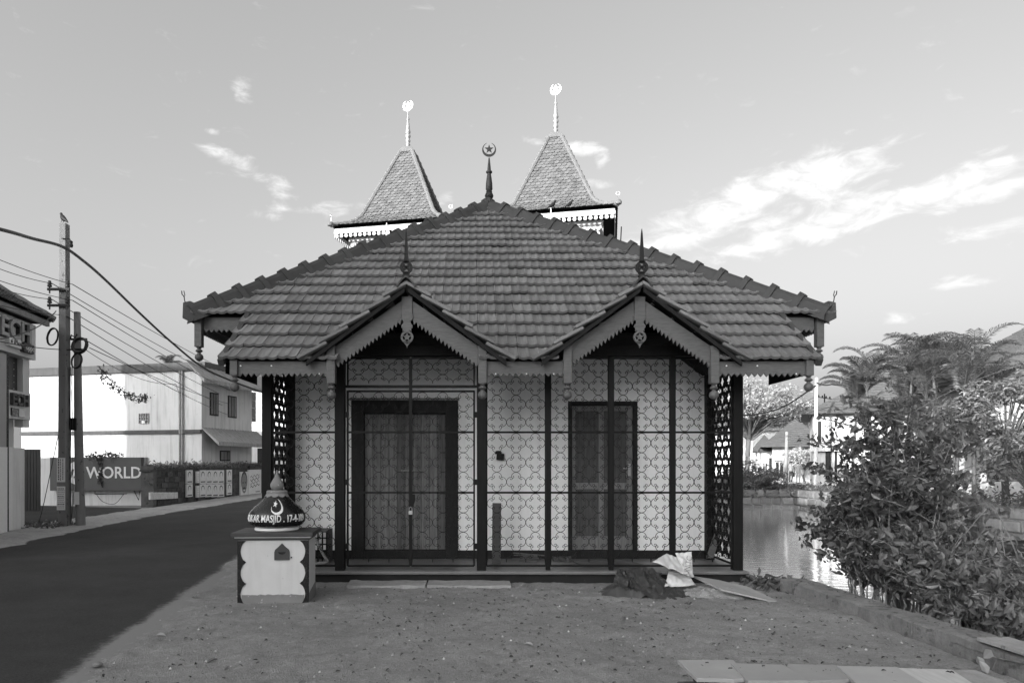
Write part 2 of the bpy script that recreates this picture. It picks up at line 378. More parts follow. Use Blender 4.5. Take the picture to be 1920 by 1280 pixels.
mr = N(t, 'ShaderNodeMapRange', interpolation_type='SMOOTHSTEP', clamp=True); t.links.new(math_n(t, 'ADD', an.outputs['Fac'], math_n(t, 'MULTIPLY', math_n(t, 'SUBTRACT', nn.outputs['Fac'], .5), .9)), mr.inputs[0]); mr.inputs[1].default_value = .26; mr.inputs[2].default_value = .74
t.links.new(math_n(t, 'ADD', math_n(t, 'MULTIPLY', src, math_n(t, 'SUBTRACT', 1, mr.outputs[0])), math_n(t, 'MULTIPLY', mr.outputs[0], .23)), pr_.inputs['Base Color'])

# ---- forecourt of sandy dirt: real relief, feathering out over the asphalt
def grid_sheet(x0, x1, y0, y1, dx, dy, zf):
    nx, ny = int((x1-x0)/dx)+1, int((y1-y0)/dy)+1
    vs = []; 
    for j in range(ny):
        y = y0 + j*dy
        for i in range(nx):
            x = x0 + i*dx; vs.append((x, y, zf(x, y)))
    fs = [(j*nx+i, j*nx+i+1, (j+1)*nx+i+1, (j+1)*nx+i) for j in range(ny-1) for i in range(nx-1)]
    return MB().add(vs, fs)
def z_fore(x, y):
    d = x - road_x(ROAD_R, y) + .07 * fbm(x, y, 1.1, 4) + .05 * fbm(x, y, 7, 3)
    e = max(-1, min(1, d / .34))
    z = .052 * (e * .5 + .5) ** 1.0 - .012 if e < 1 else .04
    z += .012 * fbm(x, y, 1.7, 3) + .011 * fbm(x + 9, y, 6, 4) + .006 * fbm(x, y + 5, 17, 3)
    # scuffed arcs left by sweeping and feet
    z += .008 * math.sin(10 * math.hypot(x - 1.2, (y - 3.2) * 1.3) + 3 * fbm(x, y, .8, 2)) * max(0, fbm(x, y, 1.1, 2))
    return z - .02
d = grid_sheet(-4.4, XB + .02, 3.6, 10.0, .03, .03, z_fore)
o = d.build('forecourt', m_dirt, fix=False, smooth=60); tag(o, kind='structure', label='swept sandy forecourt in front of the pavilion')
def z_verge(x, y):
    d = road_x(ROAD_L, y) - x + .35 * fbm(x, y, .5, 3)
    e = max(-1, min(1, d / .5))
    return .07 * (e*.5+.5) - .03 + .02 * fbm(x, y, 1.5, 3) + .008 * fbm(x, y, 7, 3)
m_dirt2 = M_('pale gravelly verge', .34, .95, .3, 1.5, .9, 60, spots=(14, .64, .6), bdist=.03, fine=((9, .3), (45, .3)))
d = grid_sheet(-11.2, -8.0, 9, 40, .1, .12, z_verge)
o = d.build('verge', m_dirt2, fix=False, smooth=60); tag(o, kind='structure', label='pale gravel verge between road and poster wall')
def z_vr(x, y):
    d = x - road_x(ROAD_R, y) + .3 * fbm(x, y, .6, 3); e = max(-1, min(1, d / .5))
    return .06 * (e*.5+.5) - .02 + .015 * fbm(x, y, 1.5, 3)
d = grid_sheet(-6.4, -2.6, 10, 40, .1, .12, z_vr)
o = d.build('verge', m_dirt, fix=False, smooth=60); tag(o, kind='structure', label='dirt strip between road and pavilion side')
dv = MB(); dv.poly([(-15.5, 17.2, .012), (-10.3, 17.2, .012), (-10.2, 19.5, .012), (-11.6, 24.2, .012), (-16, 25.5, .012)])
o = dv.build('driveway', m_asph, fix=False); tag(o, kind='structure', label='dark asphalt driveway beside the shop')

# ---- unseen blocks added to cast the shade on the forecourt and white building
hS, hC = math.sin(SUN_AZ), math.cos(SUN_AZ)
def shade_block(name, q0, q1, p, depth, h, label, storeys):
    """an added shade-casting block standing square to the sun: q across, p metres towards the sun"""
    e = thing(name, ((q0+q1)/2*hC - p*hS, -(q0+q1)/2*hS - p*hC, 0), label, 'building')
    Mx = Matrix.Translation(e.location) @ Matrix.Rotation(-SUN_AZ, 4, 'Z')
    w = (q1 - q0)/2
    MB().box(-w, w, -depth, 0, -.1, h).build('wall', m_white, e, M=Mx)
    MB().box(-w-.1, w+.1, -depth-.1, .1, h, h+.18).build('roof', m_conc, e, M=Mx)
    fl = h / storeys; n = max(1, int(2*w/3.2))
    for s in range(storeys):
        for i in range(n):
            xc = -w + (i+.5)*2*w/n; z0 = s*fl + .95
            wdw = MB().box(xc-.6, xc+.6, -.02, .05, z0, z0+1.35).build('window', m_doorf, e, M=Mx)
            MB().box(xc-.52, xc+.52, .04, .065, z0+.08, z0+1.27).build('pane', m_glass, wdw, M=Mx)
    return e
shade_block('rear_shade_block', -17.6, .3, 26, 8, 16.0, 'tall pale block added unseen behind the camera to shade the forecourt', 5)
shade_block('left_shade_block', -33.4, -20.5, 14, 7, 13.5, 'plain pale block added unseen at the left to shade the white building', 4)
# ================================================================== ENTRANCE PAVILION
pav = thing('entrance_pavilion', (.45, 9.1, 0), 'tiled timber entrance pavilion with twin gables and scrolled iron grilles', 'building')
Ye, Ze, TAN = 8.4, 2.86, .77
TH = math.atan(TAN); ct, st = math.cos(TH), math.sin(TH)
Yc = 9.42; Zc = Ze + TAN * (Yc - Ye)
CL, CR = Vector((-3.83, Yc, Zc)), Vector((4.93, Yc, Zc))
AP = Vector((.36, 13.13, Ze + TAN * (13.13 - Ye)))
YB = 18.0
AX0, AX1 = -3.07, 4.31
TW, TL, TE = .246, .40, .322
GX = (-.768, 2.10); GH, GT = 1.24, .735; GPZ = Ze + .005 + GH * GT; GY0 = 8.27

prof = [(a, b*.72) for a, b in [(0,.020),(.05,.026),(.12,.012),(.25,.002),(.38,.008),(.44,.024),(.54,.024),(.60,.010),(.75,.002),(.88,.008),(.95,.022),(1,.026)]]
def tile_geo():
    vs = []; n = len(prof); th = .034
    for (y, lift) in ((0, .062), (TL, 0.0)):
        for x, z in prof: vs.append((x*TW*.985, y, z + lift))
        for x, z in prof: vs.append((x*TW*.985, y, z + lift - th))
    fs = []
    for i in range(n-1):
        fs.append((i, i+1, 2*n+i+1, 2*n+i))            # top
        fs.append((n+i+1, n+i, 3*n+i, 3*n+i+1))        # underside
        fs.append((i+1, i, n+i, n+i+1))                # front edge
    fs += [(0, 2*n, 3*n, n), (n-1, 2*n-1, 4*n-1, 3*n-1)]
    return vs, fs
TV, TF = tile_geo()
tile_me = MB().add(TV, TF).mesh('roof_tile'); tile_me.materials.append(m_tile)
def frame(o, xd, ud):
    xd = Vector(xd).normalized(); ud = Vector(ud).normalized(); n = xd.cross(ud)
    M = Matrix((xd, ud, n)).transposed().to_4x4(); M.translation = Vector(o); return M
def tile_slope(o, xd, ud, rows, xr, clips, parent, keep=lambda c: True, limit=0, name='roof_tile', mat=None, jit=True):
    """rows: number; xr(k)->(x0,x1) in slope coordinates; clips: planes (co, normal pointing to the side kept)"""
    F = frame(o, xd, ud); rest = MB(); cnt = 0
    for k in range(rows):
        x0, x1 = xr(k)
        i0, i1 = math.floor(x0 / TW), math.ceil(x1 / TW)
        for i in range(i0, i1):
            lx = i * TW
            if lx + TW < x0 + .02 or lx > x1 - .02: continue
            c = F @ Vector((lx + TW/2, k*TE + TL/2, .02))
            if not keep(c): continue
            j = Matrix.Translation((random.uniform(-.002,.002), random.uniform(-.009,.009), random.uniform(0,.006) + .012*mn.noise(Vector((lx*.9, k*.35, 2.5))))) @ Matrix.Rotation(random.uniform(-.012,.012), 4, 'Z') @ Matrix.Rotation(random.uniform(-.012,.012), 4, 'Y')
            Mx = F @ Matrix.Translation((lx, k*TE, 0)) @ j
            wv = [Mx @ Vector(v) for v in TV]
            cut = [pl for pl in clips if any((v - pl[0]).dot(pl[1]) < 0 for v in wv)]
            if any(all((v - pl[0]).dot(pl[1]) < 0 for v in wv) for pl in cut): continue
            if not cut:
                if cnt < limit:
                    ob = bpy.data.objects.new(name, tile_me); COL.objects.link(ob); ob.parent = parent
                    ob.matrix_basis = Mx if parent.parent else Matrix.Translation(-parent.location) @ Mx; cnt += 1
                else: rest.add(wv, TF)
            else:
                bm = bmesh.new(); bv = [bm.verts.new(v) for v in wv]
                for f in TF: bm.faces.new([bv[q] for q in f])
                for co, no in cut:
                    bmesh.ops.bisect_plane(bm, geom=bm.verts[:] + bm.edges[:] + bm.faces[:], plane_co=co, plane_no=no, clear_inner=True)
                if not bm.faces: bm.free(); continue
                if cnt < limit:
                    me = bpy.data.meshes.new(name); bm.to_mesh(me); link(me, name, m_tile, parent); cnt += 1
                else:
                    bm.verts.index_update(); rest.add([v.co.copy() for v in bm.verts], [[v.index for v in f.verts] for f in bm.faces])
                bm.free()
    if rest.f:
        ob = rest.build('roof_tiles', mat or m_tile, parent, fix=False); ob['kind'] = 'stuff'
    return cnt
roof = None
# roof boards under the tiles (also keep the roof space dark)
dk = MB(); off = Vector((0, st, -ct)) * .035
def fp(x, y): return Vector((x, y, Ze + TAN * (y - Ye))) + off
for xa_, xb_ in ((AX0+.03, GX[0]-.95), (GX[0]+.95, GX[1]-.95), (GX[1]+.95, AX1-.03)):
    dk.poly([fp(xa_, Ye+.03), fp(xb_, Ye+.03), fp(xb_, Yc), fp(xa_, Yc)])
dk.poly([fp(CL.x, Yc), fp(CR.x, Yc), AP + off])
rb = Vector((AP.x, YB, AP.z))
dk.poly([CL + off, AP + off, rb + off, Vector((CL.x, YB, Zc)) + off]); dk.poly([CR + off, AP + off, rb + off, Vector((CR.x, YB, Zc)) + off])
dk.poly([Vector((CL.x, YB, Zc)) + off, rb + off, Vector((CR.x, YB, Zc)) + off])
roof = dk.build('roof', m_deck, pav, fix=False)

def gable_z(x, xc): return GPZ - GT * abs(x - xc)
def keep_front(c):
    for xc in GX:
        if abs(c.x - xc) < GH and gable_z(c.x, xc) > c.z + .10: return False
    return True
nL = Vector((AP.y - CL.y, -(AP.x - CL.x), 0)).normalized(); nL = nL if (Vector((.5, 9.5, 0)) - CL).dot(nL) > 0 else -nL
nR = Vector((AP.y - CR.y, -(AP.x - CR.x), 0)).normalized(); nR = nR if (Vector((.5, 9.5, 0)) - CR).dot(nR) > 0 else -nR
hipL, hipR = (CL.copy(), nL), (CR.copy(), nR)
apr = [(Vector((AX0, 0, 0)), Vector((1, 0, 0))), (Vector((AX1, 0, 0)), Vector((-1, 0, 0)))]
tile_slope((.36, Ye - .03, Ze - .03*TAN), (1,0,0), (0,ct,st), 4, lambda k: (AX0 - .36, AX1 - .36), apr, roof, keep_front, limit=150)
def xr_front(k):
    y = Yc + k*TE*ct; u = min(1, max(0, (y - Yc) / (AP.y - Yc)))
    return CL.x + (AP.x - CL.x)*u - .36, CR.x + (AP.x - CR.x)*u - .36
o4 = Vector((.36, Ye - .03, Ze - .03*TAN)) + Vector((0, ct, st)) * TE * 4
tile_slope(o4, (1,0,0), (0,ct,st), 15, xr_front, [hipL, hipR], roof, keep_front, limit=150)
# side slopes
for s, C, hp in ((-1, CL, hipL), (1, CR, hipR)):
    ud = Vector((AP.x - C.x, 0, AP.z - C.z)); L = ud.length
    xd = (0, -1, 0) if s < 0 else (0, 1, 0)
    o = C + Vector((0, 0, 0))
    cl = [(hp[0], -hp[1])]
    if s < 0: tile_slope(o, xd, ud, int(L/TE)+1, lambda k: (-(YB - Yc), 0), cl, roof)
    else: tile_slope(o, xd, ud, int(L/TE)+1, lambda k: (0, YB - Yc), cl, roof)
# dormer gables
gcut = (Vector((0, Ye, Ze - .02)), Vector((0, -st, ct)))
for xc in GX:
    for s in (-1, 1):
        ga = math.atan(GT); ud = (-s*math.cos(ga), 0, math.sin(ga))
        o = Vector((xc + s*(GH + .05), 0, Ze - .05*GT + .0))
        xd = (0, -1, 0) if s < 0 else (0, 1, 0)
        rows = 5
        half = (Vector((xc, 0, 0)), Vector((s, 0, 0)))
        if s < 0: tile_slope(o + Vector((0, GY0 + 6*TW, 0)), xd, ud, rows, lambda k: (0, 6*TW), [gcut, half], roof, limit=40)
        else: tile_slope(o + Vector((0, GY0, 0)), xd, ud, rows, lambda k: (0, 6*TW), [gcut, half], roof, limit=40)
        # timber batten board below the tile edge
        bd = MB(); a, b_ = xc + s*.02, xc + s*(GH - .02)
        z0, z1 = GPZ - .045, GPZ - GT*(GH-.02) - .045
        bd.prism_xz([(a, z0), (b_, z1), (b_, z1 - .05), (a, z0 - .05)], GY0 + .03, GY0 + .075); bd.build('rafter', m_deck, roof)
        bd = MB(); bd.prism_xz([(a, z0+.02), (b_, z1+.02), (b_, z1 + .005), (a, z0 + .005)], GY0 + .06, Yc + .3); bd.build('roof_board', m_deck, roof)
    # ridge caps over each gable
    for k in range(3):
        c = MB(); y0, y1 = GY0 - .02 + k*.40, GY0 + .40 + k*.40; lift = .012 * k
        pr = [(-.13, -.10), (-.06, .0), (0, .045), (.06, .0), (.13, -.10), (.11, -.115), (.05, -.02), (0, .02), (-.05, -.02), (-.11, -.115)]
        c.prism([(xc + a*.95, y0, GPZ + .055 + b_*.9 + lift) for a, b_ in pr], (0, y1 - y0, 0)); c.build('ridge_cap', m_cap, roof)

# hip ridge caps
def caps(p0, p1, n, first=True):
    d = (p1 - p0); L = d.length / n; dn = d.normalized(); side = dn.cross(Vector((0,0,1))).normalized(); up = side.cross(dn)
    sec = [(-.17,-.12), (-.095,.035), (-.05,.085), (.05,.085), (.095,.035), (.17,-.12), (.14,-.12), (.075,.02), (.04,.055), (-.04,.055), (-.075,.02), (-.14,-.12)]
    for k in range(n):
        a = p0 + dn*(L*k - .02); b_ = p0 + dn*(L*(k+1) + .03)
        c = MB(); m = len(sec)
        def ringv(p, sc, lift): return [p + side*x*sc + up*(z*sc + lift) for x, z in sec]
        j = random.uniform(-.006, .006)
        A, B = ringv(a, .96, .03 + j), ringv(b_, 1.0, .045 + j)
        c.add(A + B, [(i, (i+1) % m, m+(i+1) % m, m+i) for i in range(m)] + [tuple(range(m)), tuple(reversed(range(m, 2*m)))])
        A, B = ringv(b_ - dn*.085, 1.16, .055 + j), ringv(b_ + dn*.0, 1.22, .065 + j)
        c.add(A + B, [(i, (i+1) % m, m+(i+1) % m, m+i) for i in range(m)] + [tuple(range(m)), tuple(reversed(range(m, 2*m)))])
        c.build('ridge_cap', m_cap, roof)
LZ = Vector((0, 0, .022))
caps(CL + LZ, AP + LZ, 16); caps(CR + LZ, AP + LZ, 16); caps(AP + LZ + Vector((0, .3, 0)), rb + LZ, 10)
# mortar bed under the caps
for C in (CL, CR):
    d = (AP - C).normalized(); sd_ = d.cross(Vector((0,0,1))).normalized()
    mbed = MB(); mbed.prism([C + sd_*.19 + Vector((0,0,-.10)), C - sd_*.19 + Vector((0,0,-.10)), C - sd_*.1 + Vector((0,0,.06)), C + sd_*.1 + Vector((0,0,.06))], AP - C - d*.1)
    mbed.build('mortar_bed', m_cap, roof)
# end blocks of the hips with iron hooks
for C, s in ((CL, -1), (CR, 1)):
    c = MB(); x, y, z = C
    c.prism([(x - s*.02, y - .06, z - .12), (x + s*.10, y - .08, z - .06), (x + s*.10, y - .06, z + .16), (x + s*.02, y - .02, z + .19), (x - s*.18, y - .02, z + .10)], (0, .16, 0)); c.build('hip_end', m_cap, roof, bevel=.01)
    h = MB(); q = C + Vector((s*.08, 0, .14))
    h.tube([q, q + Vector((s*.02,0,.06)), q + Vector((s*.025,0,.10)), q + Vector((s*.04,0,.13)), q + Vector((s*.055,0,.14)), q + Vector((s*.06,0,.19))], .007, 5)
    h.tube([q + Vector((s*.025,0,.10)), q + Vector((s*.015,0,.13)), q + Vector((s*.03,0,.19))], .006, 5); h.build('iron_hook', m_iron, roof)

# ---- fascia boards with sawn teeth, posts with turned drops
def toothed(x0, x1, zt, zb, tooth, y0, y1, slope=0.0):
    n = max(2, round((x1 - x0) / tooth)); w_ = (x1 - x0) / n
    pts = [(x0, zt), (x1, zt + slope*(x1-x0))]
    for i in range(n, 0, -1):
        xr_, xm = x0 + i*w_, x0 + (i-.5)*w_
        pts.append((xr_, zb + tooth*.62 + slope*(xr_-x0))); pts.append((xm, zb + slope*(xm-x0)))
    pts.append((x0, zb + tooth*.62))
    return MB().prism_xz(pts, y0, y1)
YFa = 8.42
fas = MB()
for x0, x1 in ((AX0 + .13, -1.73), (.205, 1.16), (3.05, AX1 - .16)):
    toothed(x0, x1, 2.855, gz(706, YFa), .072, YFa, YFa + .03).build('fascia_board', m_woodh, roof)
    for q in (x0 + .12, x0 + .5, x1 - .12):
        MB().lathe([(.009, 0), (.009, .01)], (0, 0, 0), 8).build('nail_head', m_lett, roof, M=Matrix.Translation((q, YFa, random.choice((2.70, 2.80)))) @ Matrix.Rotation(R(90), 4, 'X'))
turned = [(.034, 0), (.034, -.012), (.020, -.02), (.045, -.045), (.050, -.055), (.040, -.066), (.020, -.078), (.024, -.088), (.048, -.108), (.058, -.135), (.054, -.162), (.036, -.184), (.010, -.198)]
def drop_post(x, y, zt, zb, w=.098, sc=1.0):
    p = MB().box(x - w/2, x + w/2, y - .02, y - .02 + w, zb, zt)
    o = p.build('hanging_post', m_wood, roof, bevel=.004)
    MB().lathe([(r_*sc, z_*sc) for r_, z_ in reversed(turned)], (x, y - .02 + w/2, zb), 16).build('turned_drop', m_wood, o, smooth=40)
drop_post(gx(439.5, YFa), YFa - .02, 2.87, gz(704, YFa), .092)
drop_post(gx(1516.5, YFa), YFa - .02, 2.87, gz(704, YFa), .092)
for q in (621.5, 904.5, 1063.5, 1338.5): drop_post(gx(q, YFa), YFa - .03, 3.045, gz(719, YFa), .102)
for q, x in ((-1, CL.x + .09), (1, CR.x - .09)): drop_post(x, Yc + .0, Zc - .04, gz(650, Yc), .098)
for xc in GX:
    for s in (-1, 1):
        x0, x1 = .068, .875; n = 17; w_ = (x1 - x0) / n; sl = .69; zt = 3.60
        pts = [(x0, zt), (x1, zt - sl*(x1-x0))]
        for i in range(n, 0, -1):
            xr_, xm = x0 + i*w_, x0 + (i-.62)*w_
            pts.append((xr_, zt - .222 - sl*(xr_-x0))); pts.append((xm, zt - .282 - sl*(xm-x0)))
        pts.append((x0, zt - .222))
        b = MB(); b.prism_xz([(xc + s*a, z) for a, z in pts], YFa, YFa + .03)
        ob = b.build('barge_board', m_wood, roof)
        ob.data.transform(Matrix.Identity(4))
    # king post with carved star boss
    MB().box(xc - .066, xc + .066, YFa - .02, YFa + .04, gz(601, YFa), gz(556, YFa)).build('king_post', m_wood, roof, bevel=.004)
    cb = MB(); zc = gz(632, YFa); y0, y1 = YFa - .018, YFa + .012
    neck = [(-.05, .245), (.05, .245), (.045, .17), (.066, .15), (.07, .12), (.05, .10), (.058, .075), (-.058, .075), (-.05, .10), (-.07, .12), (-.066, .15), (-.045, .17)]
    cb.prism_xz([(xc + a, zc + z) for a, z in neck], y0, y1)
    cb.ring((xc, zc), .052, .078, y0, y1, 24)
    cb.prism_xz([(xc + a, z) for a, z in [(-.045, zc - .062), (.045, zc - .062), (.012, zc - .10), (0, zc - .135), (-.012, zc - .10)]], y0, y1)
    cb.prism_xz([(a, z) for a, z in star_pts((xc, zc), .058, .40)], y0 + .004, y1 - .002)
    for s in (-1, 1): cb.ring((xc + s*.052, zc + .255), .018, .030, y0, y1, 14, R(-150 if s > 0 else -30) + (0), R(60 if s > 0 else 180))
    cb.build('carved_boss', m_wood, roof)
    # carved finial spike standing on the gable peak
    fz = GPZ + .10; f = MB(); yf0, yf1 = GY0 + .03, GY0 + .06
    f.prism_xz([(xc-.05, fz-.12), (xc+.05, fz-.12), (xc+.03, fz-.02), (xc+.052, fz), (xc+.03, fz+.02), (xc+.045, fz+.04), (xc-.045, fz+.04), (xc-.03, fz+.02), (xc-.052, fz), (xc-.03, fz-.02)], yf0, yf1)
    f.ring((xc, fz + .105), .05, .078, yf0, yf1, 22)
    for an in (45, 135): 
        dx, dz = .052*math.cos(R(an)), .052*math.sin(R(an)); nx_, nz_ = -.012*math.sin(R(an)), .012*math.cos(R(an))
        f.prism_xz([(xc-dx+nx_, fz+.105-dz+nz_), (xc+dx+nx_, fz+.105+dz+nz_), (xc+dx-nx_, fz+.105+dz-nz_), (xc-dx-nx_, fz+.105-dz-nz_)], yf0+.004, yf1-.004)
    for s in (-1, 1): f.ring((xc + s*.03, fz + .105), .009, .02, yf0+.002, yf1-.002, 10)
    f.prism_xz([(xc-.035, fz+.165), (xc+.035, fz+.165), (xc+.024, fz+.22), (xc+.020, fz+.34), (xc+.008, fz+.52), (xc, fz+.575), (xc-.008, fz+.52), (xc-.020, fz+.34), (xc-.024, fz+.22)], yf0, yf1)
    f.build('gable_finial', m_doorf, roof)
# upper fascia at the hip corners and along the sides
for x0, x1 in ((CL.x + .15, AX0 + .3), (AX1 - .3, CR.x - .15)):
    toothed(x0, x1, Zc - .02, gz(622, Yc), .072, Yc + .04, Yc + .07).build('fascia_board', m_woodh, roof)
for C, s in ((CL, -1), (CR, 1)):
    f = toothed(0, 7.5, Zc - .02, gz(622, Yc), .072, 0, .03)
    f.build('fascia_board', m_woodh, roof, M=Matrix.Translation((C.x - s*.08, Yc + .06, 0)) @ Matrix.Rotation(R(90), 4, 'Z'))
    so_ = MB(); so_.poly([(C.x - s*.1, Yc + .1, Zc - .1), (C.x - s*1.5, Yc + .1, Zc - .12), (C.x - s*1.5, YB, Zc - .12), (C.x - s*.1, YB, Zc - .1)]); so_.build('soffit', m_deck, roof, fix=False)
    st_ = MB(); st_.tube([(C.x - s*1.3, Yc + .2, Zc - .4), (C.x - s*.45, Yc + .25, Zc - .14)], .02, 4); st_.build('strut', m_conc, roof)
    # rake board covering the end of the apron tiles
    xa = AX0 if s < 0 else AX1
    rk = MB(); P0 = Vector((xa, Ye - .06, Ze - .06*TAN)); P1 = Vector((xa, Yc, Zc)); nn = Vector((0, -st, ct))
    rk.prism([P0 + nn*.055, P1 + nn*.055, P1 - nn*.03, P0 - nn*.03], (-s*.07, 0, 0)); rk.build('rake_board', m_cap, roof)
    sd2 = MB(); sd2.poly([(xa - s*.05, Ye+.05, Ze-.02), (xa - s*.05, Yc+.3, Zc-.02), (xa - s*.05, Yc+.3, Ze-.15), (xa - s*.05, Ye+.05, Ze-.15)]); sd2.build('side_board', m_deck, roof, fix=False)

# apex finial with crescent and star
fin = MB(); fin.lathe([(.10,-.12),(.115,-.04),(.10,.04),(.05,.09),(.045,.12),(.075,.2),(.085,.26),(.07,.34),(.05,.38),(.062,.40),(.05,.43),(.066,.5),(.062,.7),(.045,.95),(.035,1.05),(.06,1.09),(.06,1.13),(.035,1.17),(.03,1.3),(.016,1.55),(.012,1.62)][:], (AP.x + .02, AP.y - .02, AP.z + .10), 14)
# heights follow the turned spike: bring the whole spike down to its seen height
top = gz(297, AP.y); base_z = AP.z + .02
fin.v = [(x, y, base_z + (z - (AP.z - .02)) * (top - base_z) / 1.74) for x, y, z in fin.v]
fo = fin.build('finial', m_doorf, roof, smooth=40)
cz = gz(282, AP.y); cr = MB(); r_ = .134
cr.prism_xz([(p[0], p[1]) for p in crescent_pts((AP.x + .02, cz), r_, .11, .34)], AP.y - .03, AP.y - .015); 
cr.prism_xz(star_pts((AP.x + .02, cz + .012), .088, .40), AP.y - .03, AP.y - .015)
cr.build('crescent_and_star', m_doorf, fo)

# ---- plinth, floor, walls
PXL, PXR = gx(493, 9.1), gx(1392, 9.1)
FZ = .178
MB().box(PXL - .02, PXR + .02, 9.03, 18, -.1, FZ - .045).build('plinth', m_plinth, pav, bevel=.008)
MB().box(PXL - .06, PXR + .05, 8.985, 18.02, FZ - .045, FZ).build('floor_slab', m_floor, pav, bevel=.012)
YW = 10.19; WXL, WXR = gx(543, YW), gx(1331, YW)
DL = (gx(659, YW), gx(859, YW), gz(750, YW)); DR = (gx(1065, YW), gx(1195, YW), gz(752, YW))
wl = MB()
for x0, x1, z0, z1 in ((WXL, DL[0]+.02, FZ, 3.35), (DL[1]-.02, DR[0]+.02, FZ, 3.35), (DR[1]-.02, WXR, FZ, 3.35), (DL[0]+.02, DL[1]-.02, DL[2]-.02, 3.35), (DR[0]+.02, DR[1]-.02, DR[2]-.02, 3.35)):
    wl.box(x0, x1, YW, YW + .25, z0, z1)
wl.build('front_wall', m_wall, pav)
MB().box(WXL, WXL + .25, YW + .25, 17.5, FZ, 3.5).build('side_wall', m_white2, pav)
MB().box(WXR - .25, WXR, YW + .25, 17.5, FZ, 3.5).build('side_wall', m_white2, pav)
MB().box(WXL, WXR, 17.5, 17.7, FZ, 3.5).build('rear_wall', m_white2, pav)
for x0, x1 in ((WXL, DL[0]), (DL[1], DR[0] - .0), (DR[1], WXR)):
    MB().box(x0, x1, YW - .012, YW, FZ, FZ + .125).build('skirting', m_doorf, pav)
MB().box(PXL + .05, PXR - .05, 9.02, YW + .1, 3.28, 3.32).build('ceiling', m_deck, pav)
MB().box(PXL, PXR, 9.04, 9.16, 3.02, 3.16).build('lintel_beam', m_dark, pav, bevel=.006)
for x in (PXL + .06, PXR - .06): MB().box(x-.05, x+.05, 9.16, YW + .02, 3.02, 3.14).build('side_beam', m_dark, pav)
# double plank door
dl = MB(); x0, x1, zt = DL; z0 = FZ + .1; fw = .2
dl.box(x0, x0+fw*.95, YW - .03, YW + .12, FZ, zt); dl.box(x1-fw*.95, x1, YW - .03, YW + .12, FZ, zt); dl.box(x0+fw*.95, x1-fw*.95, YW - .03, YW + .12, zt - fw, zt); dl.box(x0+fw*.95, x1-fw*.95, YW - .03, YW+.12, FZ, FZ+.13)
door = dl.build('plank_door', m_doorf, pav, bevel=.012)
MB().box(x0-.02, x1+.02, YW-.045, YW-.002, zt-.004, zt+.03).build('door_trim', m_doorw, door)
ix0, ix1 = x0 + fw*.95, x1 - fw*.95; npl = 10; w_ = (ix1 - ix0) / npl
for i in range(npl):
    y_ = YW + .06 + random.uniform(0, .008)
    MB().box(ix0 + i*w_ + .002, ix0 + (i+1)*w_ - .002, y_, y_ + .03, FZ + .13, zt - fw).build('plank', m_doorw, door, bevel=.003)
MB().tube([(gx(752, YW), YW + .0, gz(882, YW)), (gx(791, YW), YW + .0, gz(882, YW))], .012, 6).build('slide_bolt', m_metal, door)
# four panel door
x0, x1, zt = DR
fr = MB(); fr.box(x0, x0+.06, YW-.02, YW+.12, FZ+.12, zt); fr.box(x1-.06, x1, YW-.02, YW+.12, FZ+.12, zt); fr.box(x0+.06, x1-.06, YW-.02, YW+.12, zt-.06, zt); fr.box(x0-.02, x1+.02, YW-.03, YW+.12, FZ, FZ+.12)
d2 = fr.build('panel_door', m_doorf, pav, bevel=.008)
lx0, lx1, lz0, lz1 = x0+.062, x1-.062, FZ+.125, zt-.062
rails = MB(); st_w = .10
pa = [gx(1080, YW), gx(1123.5, YW), gx(1133, YW), gx(1176, YW)]; zr = [gz(1005, YW), gz(917, YW), gz(905, YW), gz(770, YW)]
yl = YW + .035
rails.box(lx0, pa[0], yl, yl+.04, lz0, lz1); rails.box(pa[1], pa[2], yl, yl+.04, lz0, lz1); rails.box(pa[3], lx1, yl, yl+.04, lz0, lz1)
for a, b_ in ((lz0, zr[0]), (zr[1], zr[2]), (zr[3], lz1)):
    rails.box(pa[0], pa[1], yl+.0, yl+.04, a, b_); rails.box(pa[2], pa[3], yl, yl+.04, a, b_)
leaf = rails.build('door_leaf', M_('worn door stile', .17, .6, .5, 5, .15, 30, stretch=(9, 9, .7), spec=.15), d2, bevel=.006)
for a, b_ in ((pa[0], pa[1]), (pa[2], pa[3])):
    for c_, d_ in ((zr[0], zr[1]), (zr[2], zr[3])):
        MB().box(a, b_, yl+.022, yl+.036, c_, d_).build('door_panel', M_('door panel wood', .075, .6, .7, 5, .15, 30, stretch=(9, 9, .7), spec=.15), d2)
hx, hz = gx(1181, YW), gz(880, YW)
hd = MB(); hd.box(hx-.018, hx+.018, yl-.008, yl, hz-.09, hz+.09); hd.tube([(hx, yl-.008, hz+.02), (hx, yl-.05, hz+.02), (hx-.10, yl-.05, hz+.018)], .010, 8); hd.build('door_handle', m_metal, d2, smooth=40)

